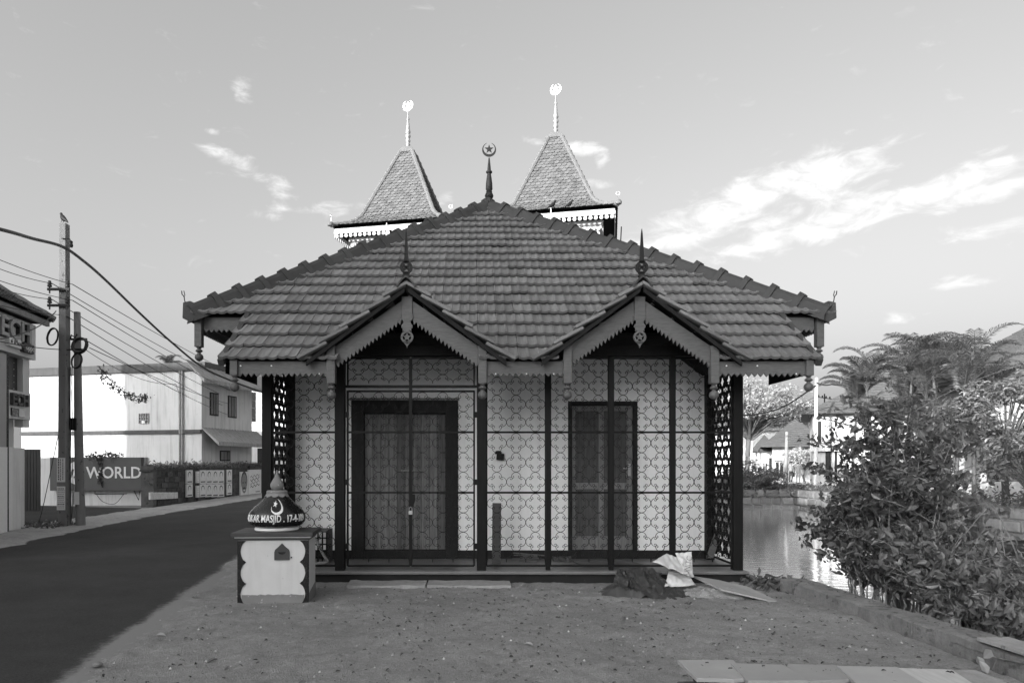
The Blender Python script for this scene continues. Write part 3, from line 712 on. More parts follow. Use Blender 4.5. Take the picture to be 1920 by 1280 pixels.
# ---- posts and wrought iron
for q in (501.5, 638, 903, 1382):
    x = gx(q, 9.1); MB().box(x-.0625, x+.0625, 9.05, 9.175, FZ, 3.02).build('post', m_dark, pav, bevel=.006)
for x in (WXL + .03, WXR - .03): MB().box(x-.06, x+.06, YW-.125, YW-.014, FZ, 3.02).build('post', m_dark, pav, bevel=.006)
MULL = (1027.5, 1145.5, 1261)
ZB, Z1, Z2, ZT = gz(1060, 9.1), gz(923, 9.1), gz(810, 9.1), 3.0
for q in MULL:
    x = gx(q, 9.1); MB().box(x-.03, x+.03, 9.075, 9.135, FZ, 3.02).build('mullion', m_iron, pav, bevel=.003)
def c_line():
    pts = []
    for i in range(13):
        a = R(3 + 174 * i / 12); pts.append((.248*math.cos(a), .25 + .245*math.sin(a)))
    def spiral(sgn):
        out = []; cx, cy = sgn*(.248 - .075), .262
        for i in range(1, 9):
            a = -R(275) * i / 8; rr = .075 - .028 * i / 8
            out.append((cx + sgn*rr*math.cos(a), cy + rr*math.sin(a)))
        return out
    return list(reversed(spiral(1))) + pts + spiral(-1)
CLN = c_line()
def scroll_panel(o, ud, vd, W_, H_, nx, ny, th=.0060, dp=.014):
    """quatrefoils of C-scrolls filling a panel; o is its lower left corner, ud/vd unit vectors"""
    mb = MB(); o = Vector(o); ud = Vector(ud); vd = Vector(vd); nd = ud.cross(vd)
    su = W_ / nx; nyf = math.ceil(ny - 1e-6); sv = H_ / ny if ny == int(ny) else H_ / (ny + .2)
    for j in range(nyf):
        for i in range(nx):
            half = j == 0 and ny != int(ny)
            cu, cv = (i + .5)*su, H_ - (nyf - 1 - j + .5)*sv
            for rot in range(4):
                if half and rot == 2: continue
                ca, sa = (1, 0, -1, 0)[rot], (0, 1, 0, -1)[rot]
                L = [((x*ca - y*sa)*su + cu, (x*sa + y*ca)*sv + cv) for x, y in CLN]
                if half:
                    L = [(u, v) for u, v in L if v > cv - .1*sv] if rot in (1, 3) else L
                    if len(L) < 4: continue
                vs = []; m = len(L)
                for q in range(m):
                    a = L[max(q-1, 0)]; b_ = L[min(q+1, m-1)]; tx, ty = b_[0]-a[0], b_[1]-a[1]; l = math.hypot(tx, ty) or 1
                    nxv, nyv = -ty/l*th/2, tx/l*th/2
                    for sg, dd in ((1, 0), (-1, 0), (-1, dp), (1, dp)):
                        vs.append(o + ud*(L[q][0] + sg*nxv) + vd*(L[q][1] + sg*nyv) + nd*(dp/2 - dd))
                fs = [(q*4+k, q*4+(k+1) % 4, q*4+4+(k+1) % 4, q*4+4+k) for q in range(m-1) for k in range(4)] + [(0,1,2,3), (m*4-1, m*4-2, m*4-3, m*4-4)]
                mb.add(vs, fs)
    return mb
BAR = .013
def grille(xa, xb, sections, y=9.105, name='grille_panel', parent=None):
    fr_ = MB()
    zs = sorted({z for s_ in sections for z in s_[:2]})
    for z in zs: fr_.box(xa, xb, y-.012, y+.012, z-BAR, z+BAR)
    for x in (xa, xb): fr_.box(x-.01, x+.01, y-.010, y+.010, zs[0], zs[-1])
    g_ = fr_.build(name, m_iron, parent or pav)
    for z0, z1, ny in sections:
        scroll_panel((xa+.008, y, z0+BAR), (1,0,0), (0,0,1), xb-xa-.016, z1-z0-2*BAR, 3, ny).build('scrollwork', m_iron, g_, fix=False)
    return g_
SEC = [(ZB, Z1, 3.5), (Z1, Z2, 3), (Z2, ZT, 4)]
def ex(q): return gx(q, 9.1)
grille(ex(510.5), ex(629), SEC)
for a, b_ in ((912.5, 1023), (1032, 1141), (1150, 1256.5), (1265.5, 1372.5)): grille(ex(a), ex(b_), SEC)
GT0, GT1 = gz(732, 9.1), gz(724, 9.1)
for a, b_, hs in ((652, 768.5, -1), (771.5, 889, 1)):
    gl = grille(ex(a), ex(b_), [(ZB, Z1, 3.5), (Z1, Z2, 3), (Z2, GT0 - .01, 2)], y=9.095, name='gate_leaf')
    e = ex(a) if hs < 0 else ex(b_)
    MB().box(e-.012 if hs < 0 else e-.012, e+.012, 9.075, 9.115, ZB, GT0).build('gate_stile', m_iron, gl)
    for zq in (777, 903, 1023):
        z = gz(zq, 9.1); MB().box(min(e, e+hs*.05), max(e, e+hs*.05), 9.07, 9.11, z-.04, z+.035).build('hinge', m_iron, gl)
grille(ex(652), ex(768.5), [(GT1, ZT, 1.5)], name='transom_panel'); grille(ex(771.5), ex(889), [(GT1, ZT, 1.5)], name='transom_panel')
MB().box(ex(645), ex(897), 9.08, 9.13, GT1 - .02, GT1 + .014).build('transom_bar', m_iron, pav)
MB().box(ex(770) - .02, ex(770) + .02, 9.07, 9.12, ZB, ZT).build('meeting_stile', m_iron, pav)
lk = MB(); kx, kz = ex(770.5), gz(957, 9.1)
lk.tube([(kx-.018, 9.05, kz), (kx-.018, 9.05, kz+.04), (kx, 9.05, kz+.055), (kx+.018, 9.05, kz+.04), (kx+.018, 9.05, kz)], .005, 6); lk.box(kx-.026, kx+.026, 9.035, 9.065, kz-.045, kz+.004); lk.build('padlock', m_metal, pav, bevel=.003)
MB().prism_xz([(kx, gz(925, 9.1)), (kx+.06, gz(927, 9.1)), (kx+.06, gz(938, 9.1)), (kx+.02, gz(953, 9.1)), (kx-.01, gz(953, 9.1))], 9.06, 9.068).build('hasp_plate', m_iron, pav)
for xs, sg in ((PXL + .062, -1), (PXR - .062, 1)):
    g_ = MB()
    for z in (ZB, Z1, Z2, ZT): g_.box(xs-.012, xs+.012, 9.16, YW-.12, z-BAR, z+BAR)
    for y in (9.168, YW-.128): g_.box(xs-.008, xs+.008, y-.008, y+.008, ZB, ZT)
    g_ = g_.build('side_grille', m_iron, pav)
    for z0, z1, ny in SEC: scroll_panel((xs, 9.18, z0+BAR), (0,1,0), (0,0,1), YW-.06-9.18, z1-z0-2*BAR, 4, ny, th=.011, dp=.03).build('scrollwork', m_iron, g_, fix=False)
# electric box on the wall
eb = MB(); c_ = Vector((gx(938, YW), YW, gz(856, YW)))
eb.obox(Matrix.Translation(c_ + Vector((0,-.02,0))) @ Matrix.Rotation(R(5), 4, 'Y'), .11, .05, .10); eb.lathe([(.05, 0), (.05, .03), (.03, .05)], (c_.x - .03, c_.y - .03, c_.z + .04), 12)
eb.build('switch_box', m_doorf, pav)
# low concrete threshold slabs in the dirt before the gate
for px0, px1, lab in ((650, 798, 'left half of the worn concrete threshold slab before the gate'), (801, 958, 'right half of the worn concrete threshold slab before the gate')):
    Y0 = 8.62; sl = MB(); n = 14; a, b_ = gx(px0, 8.7), gx(px1, 8.7)
    top_ = []
    for j, y in enumerate((Y0, Y0 + .03, Y0 + .2, 9.02)):
        for i in range(n + 1):
            x = a + (b_ - a)*i/n; edge = .05 if i in (0, n) and px0 == 650 and i == 0 else 0
            z = (-.06 if j == 0 else .055 + .012*fbm(x, y, 4, 3)); top_.append((x, y + .02*fbm(x, 0, 3, 2) + (edge if j < 2 else 0), z))
    sl.add(top_, [(j*(n+1)+i, j*(n+1)+i+1, (j+1)*(n+1)+i+1, (j+1)*(n+1)+i) for j in range(3) for i in range(n)])
    sl.add([top_[j*(n+1)+i] for i in (0, n) for j in range(4)] + [(top_[i][0], 9.02, -.06) for i in (0, n)], [(0,1,2,3,8), (4,5,6,7,9)])
    tag(sl.build('threshold_slab', m_conc, fix=False, smooth=50), lab, 'slab')
# ================================================================== MOSQUE TOWERS BEHIND
TA = R(11.7); tu = Vector((math.cos(TA), -math.sin(TA), 0)); tn = Vector((-math.sin(TA), -math.cos(TA), 0))
m_fish = M_('pale scale tile', .13, .8, .25, 2.2, .2, 60, island=.2, spots=(3.5, .62, .7))
m_fishcap = M_('cement hip roll', .15, .85, .25, 4, .25, 40, spots=(14, .66, .6))
TPROF = [(2.02, 9.40), (1.80, 9.475), (1.55, 9.60), (1.40, 9.72), (1.25, 9.90), (.21, 12.45)]
def tprof(z):
    for (w0, z0), (w1, z1) in zip(TPROF, TPROF[1:]):
        if z0 <= z <= z1: return w0 + (w1 - w0) * (z - z0) / (z1 - z0)
    return TPROF[-1][0]
def tower(C, label, lab_k):
    e = thing('mosque_tower', (C.x, C.y, 0), label, 'tower')
    Mx = Matrix.Translation((C.x, C.y, 0)) @ Matrix.Rotation(-TA, 4, 'Z')     # local -y faces the viewer
    b = 1.48
    MB().box(-b, b, -b, b, -.1, 9.15).build('tower_wall', m_white, e, M=Mx)
    for z0, z1, k in ((8.98, 9.10, .10), (8.86, 8.98, .05)):
        mo = MB()
        for (x0, x1, y0, y1) in ((-b-k, b+k, -b-k, -b), (-b-k, b+k, b, b+k), (-b-k, -b, -b, b), (b, b+k, -b, b)): mo.box(x0, x1, y0, y1, z0, z1)
        mo.build('cornice', m_white, e, M=Mx)
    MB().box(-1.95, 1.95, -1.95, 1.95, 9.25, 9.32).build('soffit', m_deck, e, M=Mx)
    # pierced fascia: scalloped drops under a plain board
    for kk in range(4):
        Rm = Mx @ Matrix.Rotation(R(90*kk), 4, 'Z')
        fb = MB(); w_ = 1.93; n = 24; d = 2*w_/n
        fb.box(-w_, w_, -1.955, -1.93, 9.14, 9.30); fo_ = fb.build('fascia', m_white, e, M=Rm)
        for half, zz, ww, yy in ((0, 9.14, w_, -1.95), (1, 8.93, b + .04, -b - .10)):
            nn = 24 if not half else 19; dd = 2*ww/nn
            fr_ = MB()
            for i in range(nn):
                xc = -ww + (i+.5)*dd
                pts = [(xc-.2*dd, zz)] + [(xc + .36*dd*math.cos(a), zz - .075 + .36*dd*math.sin(a)) for a in [R(130 + 28*q) for q in range(11)]] + [(xc+.2*dd, zz)]
                fr_.prism_xz(pts, yy, yy+.02)
            ob = fr_.build('pierced_frieze', m_white, fo_, M=Rm); ob['kind'] = 'stuff'
    # roof
    rf = MB(); 
    for (w0, z0), (w1, z1) in zip(TPROF, TPROF[1:]):
        for kk in range(4):
            q = Matrix.Rotation(R(90*kk), 4, 'Z')
            rf.poly([q @ Vector(p) for p in ((-w0+.03, -w0+.03, z0-.03), (w0-.03, -w0+.03, z0-.03), (w1-.03, -w1+.03, z1-.03), (-w1+.03, -w1+.03, z1-.03))])
    rf.poly([(-2.02,-2.02,9.385), (2.02,-2.02,9.385), (2.02,2.02,9.385), (-2.02,2.02,9.385)])
    rfo = rf.build('tower_roof', m_deck, e, M=Mx, fix=False)
    tl = MB(); tw = .165; row = 0
    pts = []                                      # walk up the profile in equal steps
    for (w0, z0), (w1, z1) in zip(TPROF, TPROF[1:]):
        L = math.hypot(w1-w0, z1-z0); n = max(1, round(L/.118))
        for i in range(n): pts.append((w0 + (w1-w0)*i/n, z0 + (z1-z0)*i/n, Vector((0, w0-w1, z1-z0)).normalized()))
    for row, (w_, z, ud) in enumerate(pts):
        no = Vector((0, -ud.z, ud.y)); n = int(2*w_/tw) + 1
        for i in range(-n//2 - 1, n//2 + 2):
            x = i*tw + (tw/2 if row % 2 else 0)
            if abs(x) > w_ - .03: continue
            base_ = Vector((x, -w_, z)) + no*(.04 + random.uniform(0, .012)) + Vector((0, 0, 0)); hw = tw*.49; L = .2
            a = random.uniform(-.03, .03)
            shp = [(-hw, L), (-hw, .055), (-hw*.62, .015), (0, 0), (hw*.62, .015), (hw, .055), (hw, L)]
            v3 = [base_ + Vector((u + a*v_, 0, 0)) + ud*v_ - no*.036*(v_/L) for u, v_ in shp]
            v3 = [v + Vector((-max(0, abs(v.x) - tprof(max(9.4, min(12.44, v.z))))*(1 if v.x > 0 else -1), 0, 0)) for v in v3]
            edge = [v - no*.024 for v in v3[1:6]]
            for kk in range(4):
                q = Matrix.Rotation(R(90*kk), 4, 'Z')
                tl.add([q @ v for v in v3 + edge], [(0,1,2,3,4,5,6), (1,7,8,2), (2,8,9,3), (3,9,10,4), (4,10,11,5)])
    ob = tl.build('scale_tiles', m_fish, rfo, M=Mx, fix=False); ob['kind'] = 'stuff'
    for kk in range(4):
        q = Mx @ Matrix.Rotation(R(90*kk), 4, 'Z')
        path = [Vector((w_, -w_, z)) for w_, z in TPROF]
        dense = []
        for a, b2 in zip(path, path[1:]):
            n = max(1, round((b2-a).length/.06)); dense += [a.lerp(b2, i/n) for i in range(n)]
        dense.append(path[-1]); h = MB(); rs = [.075 + (.018 if (i % 4) == 0 else 0) for i in range(len(dense))]
        h.tube([p + Vector((0, 0, .02)) for p in dense], rs, 8); h.build('hip_roll', m_fishcap, rfo, M=q, smooth=30)
        c = MB(); c.lathe([(.0, -.06), (.09, -.03), (.10, .04), (.06, .10), (.0, .12)], path[0] + Vector((.02, -.02, .02)), 10); co = c.build('corner_knob', m_fishcap, rfo, M=q, smooth=50)
        p0 = path[0] + Vector((.0, 0, .1)); tk = MB(); tk.tube([p0, p0 + Vector((0,0,.16))], .009, 5); tk.ring((p0.x, p0.z + .22), .045, .062, p0.y-.008, p0.y+.008, 14, R(110), R(430)); tk.build('corner_crescent', m_metal, rfo, M=q)
    MB().box(-.29, .29, -.29, .29, 12.42, 12.48).build('roof_cap', m_fishcap, rfo, M=Mx, bevel=.02)
    cp = MB(); cp.add([(-.26,-.26,12.475), (.26,-.26,12.475), (.26,.26,12.475), (-.26,.26,12.475), (-.16,-.16,12.66), (.16,-.16,12.66), (.16,.16,12.66), (-.16,.16,12.66)], [(0,1,5,4),(1,2,6,5),(2,3,7,6),(3,0,4,7),(4,5,6,7)]); cp.build('roof_cap', m_fishcap, rfo, M=Mx)
    fl = MB(); fl.lathe([(.11,0),(.12,.05),(.085,.08),(.085,.11),(.13,.15),(.13,.19),(.085,.22),(.085,.25),(.135,.29),(.14,.34),(.10,.38),(.10,.42),(.15,.47),(.15,.53),(.10,.57),(.13,.62),(.15,.66),(.12,.72),(.085,.95),(.06,1.12),(.085,1.14),(.085,1.17),(.05,1.19),(.03,1.42),(.022,1.5)], (0, 0, 12.62), 14)
    fl.v = [(x*.62, y*.62, 12.62 + (z-12.62)*.92) for x, y, z in fl.v]
    fo2 = fl.build('finial', m_gold2, e, M=Mx, smooth=40)
    cr = MB(); cz = 14.15
    cr.prism_xz(crescent_pts((0, cz), .185, .13, .40), -.012, .012); cr.prism_xz(star_pts((0, cz + .03), .125, .42), -.012, .012)
    # the disc is turned square between viewer and sun, as its glint shows
    nrm = (to_sun + (Vector((0, 0, CAMH)) - Vector((C.x, C.y, cz))).normalized()); ang = math.atan2(nrm.x, -nrm.y)
    cr.build('crescent_and_star', m_gold, fo2, M=Matrix.Translation((C.x, C.y, 0)) @ Matrix.Rotation(ang, 4, 'Z'))
    # thin rainwater spike standing at the eave
    return e
m_gold2 = M_('dull silver paint', .33, .4, .15, 10, .05, 60, metal=.3)
TLc, TRc = Vector((gx(765, 24), 24, 0)), Vector((gx(1042, 22.95), 22.95, 0))
tower(TLc, 'left white tower with steep scale-tiled roof and bright crescent finial', 0)
tower(TRc, 'right white tower with steep scale-tiled roof, birds on its eave', 1)
hall = thing('prayer_hall', (.4, 26, 0), 'white hall between and behind the two towers, hidden by the pavilion roof', 'building')
MB().box(-3.6, 4.6, 24.5, 36, -.1, 6.2).build('wall', m_white, hall); MB().prism([(-4.2, 24, 6.2), (5.2, 24, 6.2), (.5, 24, 8.0)], (0, 12.4, 0)).build('roof', m_tile2, hall)
for px, y0, y1, Yp in ((725, 418, 447, 19.0), (1033, 390, 422, 18.4)):
    sp = MB(); a, b_ = at(px, y1 + 14, Yp), at(px, y0, Yp); sp.tube([a, a.lerp(b_, .4), b_], [.05, .03, .012], 8)
    tag(sp.build('roof_spike', m_lett, smooth=40), 'slim white spike in front of the %s tower wall' % ('left' if px < 900 else 'right'), 'spike')
sp = MB(); sp.tube([at(1163, 470, 24), at(1165, 425, 24)], .02, 5); tag(sp.build('antenna_rod', m_iron), 'thin dark rod right of the right tower', 'rod')

# ---- birds
def bird(p, rz, label, sc=1.0, group=None):
    b = MB(); n = 10; prof_ = [(-.26, .012, -.05), (-.2, .03, -.03), (-.12, .045, -.01), (-.04, .07, .0), (.04, .075, .02), (.10, .06, .045), (.13, .045, .075), (.155, .042, .10), (.18, .034, .105), (.20, .014, .10), (.245, .003, .09)]
    vs = [(x, r_*math.cos(2*math.pi*k/n)*.85, z + r_*math.sin(2*math.pi*k/n)) for x, r_, z in prof_ for k in range(n)]
    m = len(prof_); b.add(vs, [(i*n+k, i*n+(k+1) % n, (i+1)*n+(k+1) % n, (i+1)*n+k) for i in range(m-1) for k in range(n)] + [tuple(range(n)), tuple(range((m-1)*n, m*n))])
    for s in (-1, 1): b.tube([(0.02, s*.025, -.05), (.03, s*.03, -.13)], .006, 4)
    Mx = Matrix.Translation(p + Vector((0, 0, .13*sc))) @ Matrix.Rotation(rz, 4, 'Z') @ Matrix.Rotation(R(-22), 4, 'Y') @ Matrix.Scale(sc, 4)
    tag(b.build('crow', m_crow, M=Mx, smooth=60), label, 'bird', group)
bird(at(119, 419, 17.1), R(150), 'black crow perched on top of the tall concrete pole', .9)
bird(at(1036, 391, 20.9), R(20), 'dark bird at the left of two on the right tower eave', .8, 'birds on the tower eave')
bird(at(1068, 389, 20.9), R(15), 'dark bird at the right of two on the right tower eave', .75, 'birds on the tower eave')

# ================================================================== DONATION BOX WITH PAINTED DOME
BY = 7.72; bx0, bx1 = gx(447, BY), gx(577, BY); bz = gz(1003, BY); bd_ = .52
bang = R(4); bc = Vector(((bx0+bx1)/2, BY, 0)); hw = (bx1-bx0)/2
box = thing('donation_box', (bc.x, bc.y + .3, 0), 'white plastered donation box with dark painted dome and lettering', 'donation box')
BM = Matrix.Translation(bc) @ Matrix.Rotation(bang, 4, 'Z')
MB().box(-hw, hw, 0, bd_, -.06, bz - .05).build('box_body', m_box, box, M=BM, bevel=.006)
m_base = M_('grey worn base paint', .2, .9, .3, 5, .3, 40, spots=(18, .64, 2.2))
pb = []; n = 24
for i in range(n+1): pb.append((-hw + .045 + (2*hw-.09)*i/n, .115 + .012*fbm(i*.3, 2.2, 1.3, 3)))
MB().prism_xz([(-hw+.045, -.05)] + pb + [(hw-.045, -.05)], -.006, .002).build('worn_base', m_base, box, M=BM)
MB().prism([(hw+.004, .02, -.05), (hw+.004, bd_-.01, -.05), (hw+.004, bd_-.01, .18), (hw+.004, .02, .12)], (.003, 0, 0)).build('worn_base', m_base, box, M=BM)
def scallop(z0, z1, n=3, w=.05, amp=.045):
    pts = []
    seg = (z1-z0)/n
    for k in range(n):
        for i in range(9):
            u = i/8; pts.append((w + amp*(1 - abs(math.sin(math.pi*u))) - .018*(1 if 0 < i < 8 else 0), z0 + (k+u)*seg))
    return pts
for s in (-1, 1):
    sc_ = scallop(.0, bz-.06)
    MB().prism_xz([(s*hw*1.004, -.05)] + [(s*(hw - a), z) for a, z in sc_] + [(s*hw*1.004, bz-.06)], -.009, .004).build('painted_border', m_navy, box, M=BM)
sc_ = scallop(.0, bz-.06)
MB().prism([(hw - .002, 0, -.05), (hw - .002, .03, 0), (hw - .002, .03, bz-.06), (hw - .002, 0, bz-.06)], (.006, 0, 0)).build('painted_border', m_navy, box, M=BM)
MB().box(-hw - .012, hw + .012, -.012, bd_+.012, bz-.055, bz-.028).build('cornice_band', m_lid, box, M=BM)
MB().box(-hw - .03, hw + .03, -.03, bd_+.03, bz-.028, bz-.012).build('white_band', m_lett, box, M=BM, bevel=.004)
MB().box(-hw - .062, hw + .062, -.062, bd_+.062, bz-.012, bz+.035).build('lid', m_lid, box, M=BM, bevel=.006)
# slot plate: pointed arch
ax, azz = .10, gz(1037, BY)
ar = [(ax-.085, azz-.075), (ax+.085, azz-.075), (ax+.085, azz+.015), (ax+.075, azz+.045), (ax+.045, azz+.07), (ax, azz+.115), (ax-.045, azz+.07), (ax-.075, azz+.045), (ax-.085, azz+.015)]
sp_ = MB().prism_xz(ar, -.012, .004).build('slot_plate', m_lid, box, M=BM)
MB().prism_xz([(ax-.045, azz+.018), (ax+.045, azz+.018), (ax+.03, azz-.004), (ax, azz-.012), (ax-.03, azz-.004)], -.014, -.010).build('coin_slot', m_navy, sp_, M=BM)
MB().lathe([(.008, 0), (.008, .02)], (0, 0, 0), 8).build('lock', m_navy, sp_, M=BM @ Matrix.Translation((ax+.105, .004, azz-.045)) @ Matrix.Rotation(R(90), 4, 'X'))
# dome
dc = Vector((-.01, bd_*.5, bz + .035)); rD = .328
dprof = [(.245, .045), (.285, .065), (.318, .10), (rD, .145), (.322, .185), (.298, .225), (.255, .27), (.205, .315), (.16, .36), (.128, .40), (.112, .43)]
MB().lathe([(.24, .0), (.252, .012), (.25, .03), (.235, .045)], dc, 36).build('base_ring', m_lett, box, M=BM, smooth=50)
do = MB().lathe([(.2, .03)] + dprof + [(.10, .44)], dc, 48).build('dome', m_navy, box, M=BM, smooth=60)
MB().lathe([(.1, .425), (.118, .432), (.118, .455), (.105, .463), (.05, .466)], dc, 28).build('neck_collar', m_base, do, M=BM, smooth=50)
pt_ = MB()
for k in range(10):          # pale petals painted below the collar
    a0, a1 = 2*math.pi*k/10, 2*math.pi*(k+1)/10; P_ = []
    for u, zz, rr in ((0, .43, .116), (.0, .405, .129), (.25, .392, .138), (.5, .387, .142), (.75, .392, .138), (1, .405, .129), (1, .43, .116)):
        a = a0 + (a1-a0)*u; P_.append(dc + Vector(((rr+.003)*math.cos(a), (rr+.003)*math.sin(a), zz)))
    pt_.poly(P_)
pt_.build('painted_petals', m_base, do, M=BM, fix=False)
MB().lathe([(.03, .46), (.062, .478), (.076, .505), (.076, .535), (.06, .57), (.035, .61), (.018, .645), (.010, .675), (.004, .70)], dc, 20).build('tip', m_base, do, M=BM, smooth=60)
def dome_r(z):
    for (r0, z0), (r1, z1) in zip(dprof, dprof[1:]):
        if z0 <= z <= z1: return r0 + (r1-r0)*(z-z0)/(z1-z0)
    return dprof[-1][0]
def wrap_on_dome(geo, z0, ang0):
    vs, fs = geo; out = []
    for v in vs:
        z = z0 + v.y; a = ang0 + v.x / rD; rr = dome_r(z) + .0035 + v.z; out.append(dc + Vector((rr*math.sin(a), -rr*math.cos(a), z)))
    return MB().add(out, fs)
tg = text_geo('BUKAR MASJID . 17-4-109', .112, .004, .0022, 'CENTER', .80)
xs_ = [v.x for v in tg[0]]; k_ = .80 / (max(xs_) - min(xs_)); tg = ([Vector((v.x*k_, v.y, v.z)) for v in tg[0]], tg[1])
for lg in split_geo(*tg): wrap_on_dome(slice_geo(*lg), .118, R(6)).build('letter', m_lett, do, M=BM, fix=False)
cp_ = [(p[0], p[1]) for p in crescent_pts((0, 0), .085, .24, .34)]
def flat_geo(pts, rot=0):
    return [Vector((x*math.cos(rot)-y*math.sin(rot), x*math.sin(rot)+y*math.cos(rot), 0)) for x, y in pts]
def ngon_tri(pts):
    bm = bmesh.new(); f = bm.faces.new([bm.verts.new(p) for p in pts]); f.normal_update(); bmesh.ops.triangulate(bm, faces=[f]); bm.verts.index_update()
    r_ = ([v.co.copy() for v in bm.verts], [[v.index for v in f.verts] for f in bm.faces]); bm.free(); return r_
wrap_on_dome(slice_geo(*ngon_tri(flat_geo(cp_, R(40)))), .285, R(12)).build('crescent_mark', m_lett, do, M=BM, fix=False)
wrap_on_dome(slice_geo(*ngon_tri(flat_geo(star_pts((-.03, .02), .04, .42, .2)))), .295, R(12)).build('star_mark', m_lett, do, M=BM, fix=False)
# ================================================================== LEFT SIDE OF THE ROAD
def cable(mb, pts, r, n=6, sag=0.0, seg=14):
    P = []
    for a, b_ in zip(pts, pts[1:]):
        a, b_ = Vector(a), Vector(b_)
        for i in range(seg): u = i/seg; P.append(a.lerp(b_, u) - Vector((0, 0, sag*4*u*(1-u))))
    P.append(Vector(pts[-1])); mb.tube(P, r, n); return mb
def smooth_path(P, n=8):
    P = [Vector(p) for p in P]; out = []
    for i in range(len(P)-1):
        p0, p1, p2, p3 = P[max(i-1, 0)], P[i], P[i+1], P[min(i+2, len(P)-1)]
        for k in range(n):
            u = k/n; out.append(.5*((2*p1) + (p2-p0)*u + (2*p0-5*p1+4*p2-p3)*u*u + (3*p1-p0-3*p2+p3)*u**3))
    out.append(P[-1]); return out
# ---- tall concrete pole
PY_ = 17.0; pc = at(121, 868, PY_); pxx = pc.x; ptop = gz(420, PY_)
pole = thing('power_pole', (pxx, PY_, 0), 'tall square concrete power pole with crossarms and pasted bills', 'pole')
po = MB(); w0, w1 = .104, .08
po.add([(pxx+a*w, PY_+b_*w*1.2, z) for z, w in ((-.2, w0), (ptop, w1)) for a, b_ in ((-1,-1),(1,-1),(1,1),(-1,1))], [(0,3,2,1),(4,5,6,7),(0,1,5,4),(1,2,6,5),(2,3,7,6),(3,0,4,7)])
po.build('shaft', m_concd, pole, bevel=.012)
for k, yy in enumerate((545, 575)):
    z = gz(yy, PY_); ca = MB(); x0, x1 = gx(96, PY_), gx(137, PY_)
    ca.box(x0, x1, PY_ - .17, PY_ - .12, z - .03, z + .03); cao = ca.build('crossarm', m_iron, pole)
    for x in (x0 + .05, x1 - .05):
        ins = MB(); ins.lathe([(.018, -.1), (.018, .05), (.05, .06), (.055, .10), (.03, .115), (.05, .13), (.05, .16), (.03, .175), (.04, .2), (.02, .215)], (x, PY_ - .145, z), 10)
        ins.build('insulator', m_cap, cao, smooth=40)
br = MB(); zb_ = gz(462, PY_); br.tube([(pxx, PY_-.12, gz(450, PY_)), (pxx+.22, PY_-.14, gz(452, PY_)), (pxx+.25, PY_-.14, zb_)], .012, 5); br.lathe([(.03, -.05), (.045, 0), (.03, .06), (.04, .09), (.01, .12)], (pxx+.25, PY_-.14, zb_-.02), 8); br.build('stay_bracket', m_iron, pole)
for k, (y0, y1) in enumerate(((858, 903), (911, 955))):      # bills pasted on the pole
    pp = MB(); yb = PY_ - w0*1.2 - .006; x0, x1 = gx(112.5, PY_), gx(128, PY_); z0, z1 = gz(y1, PY_), gz(y0, PY_)
    pp.box(x0, x1, yb, yb + .004, z0, z1); ppo = pp.build('pasted_bill', m_paper, pole)
    ln_ = MB()
    for i in range(11):
        zz = z1 - .045 - i*(z1-z0-.06)/11
        if k == 0:
            if i < 3:
                xl = x0 + .03 + i*.055; zc_ = z1 - .03
                while zc_ > z0 + .06:
                    h_ = random.uniform(.02, .05); ln_.box(xl, xl + (.03 if i == 0 else .018), yb - .003, yb - .001, zc_ - h_, zc_); zc_ -= h_ + random.uniform(.008, .02)
        else:
            xl = x0 + .02
            while xl < x1 - .03:
                w_ = random.uniform(.012, .04); ln_.box(xl, min(xl + w_, x1-.015), yb - .003, yb - .001, zz - (.022 if i % 4 == 0 else .011), zz); xl += w_ + .009
    ob = ln_.build('printed_lines', m_ink, ppo); ob['kind'] = 'stuff'
# ---- shorter round pole
p2x = gx(147, 17.2); pole2 = thing('service_pole', (p2x, 17.2, 0), 'shorter round pole carrying coiled cables beside the tall one', 'pole')
MB().tube([(p2x + .06, 17.2, -.2), (p2x, 17.2, 2.6), (p2x - .03, 17.2, gz(585, 17.2))], [.115, .10, .075], 12).build('shaft', m_concd, pole2, smooth=50)
MB().box(p2x - .17, p2x + .01, 17.05, 17.2, gz(806, 17), gz(783, 17)).build('junction_box', m_iron, pole2, bevel=.01)
cb = MB(); z = gz(638, 17.2); cb.box(p2x - .1, p2x + .30, 17.02, 17.07, z - .025, z + .025); cb.box(p2x + .27, p2x + .30, 17.0, 17.05, z - .26, z - .12); cb.box(p2x - .1, p2x + .30, 17.0, 17.05, z - .28, z - .24); cb.build('bracket', m_iron, pole2)
MB().tube([(p2x - .10, 17.02, z), (p2x - .06, 17.0, z + .1), (p2x + .02, 17.02, z + .04), (p2x + .08, 17.0, z + .12)], .02, 5).build('cable_knot', m_cable, pole2)
MB().box(p2x - .03 - .06, p2x + .09, 17.2 - .125, 17.2 - .118, gz(946, 17), gz(922, 17)).build('pasted_bill', m_paper, pole2)
vt = MB()
for k in range(4):
    x = p2x - .17 + k*.035
    vt.tube(smooth_path([(x + random.uniform(-.03, .03), 17.03, zz) for zz in (4.0, 3.4, 2.9, 2.2, 1.5, .6, .1)], 4), .008, 5)
vt.build('hanging_cable', m_cable, pole2)
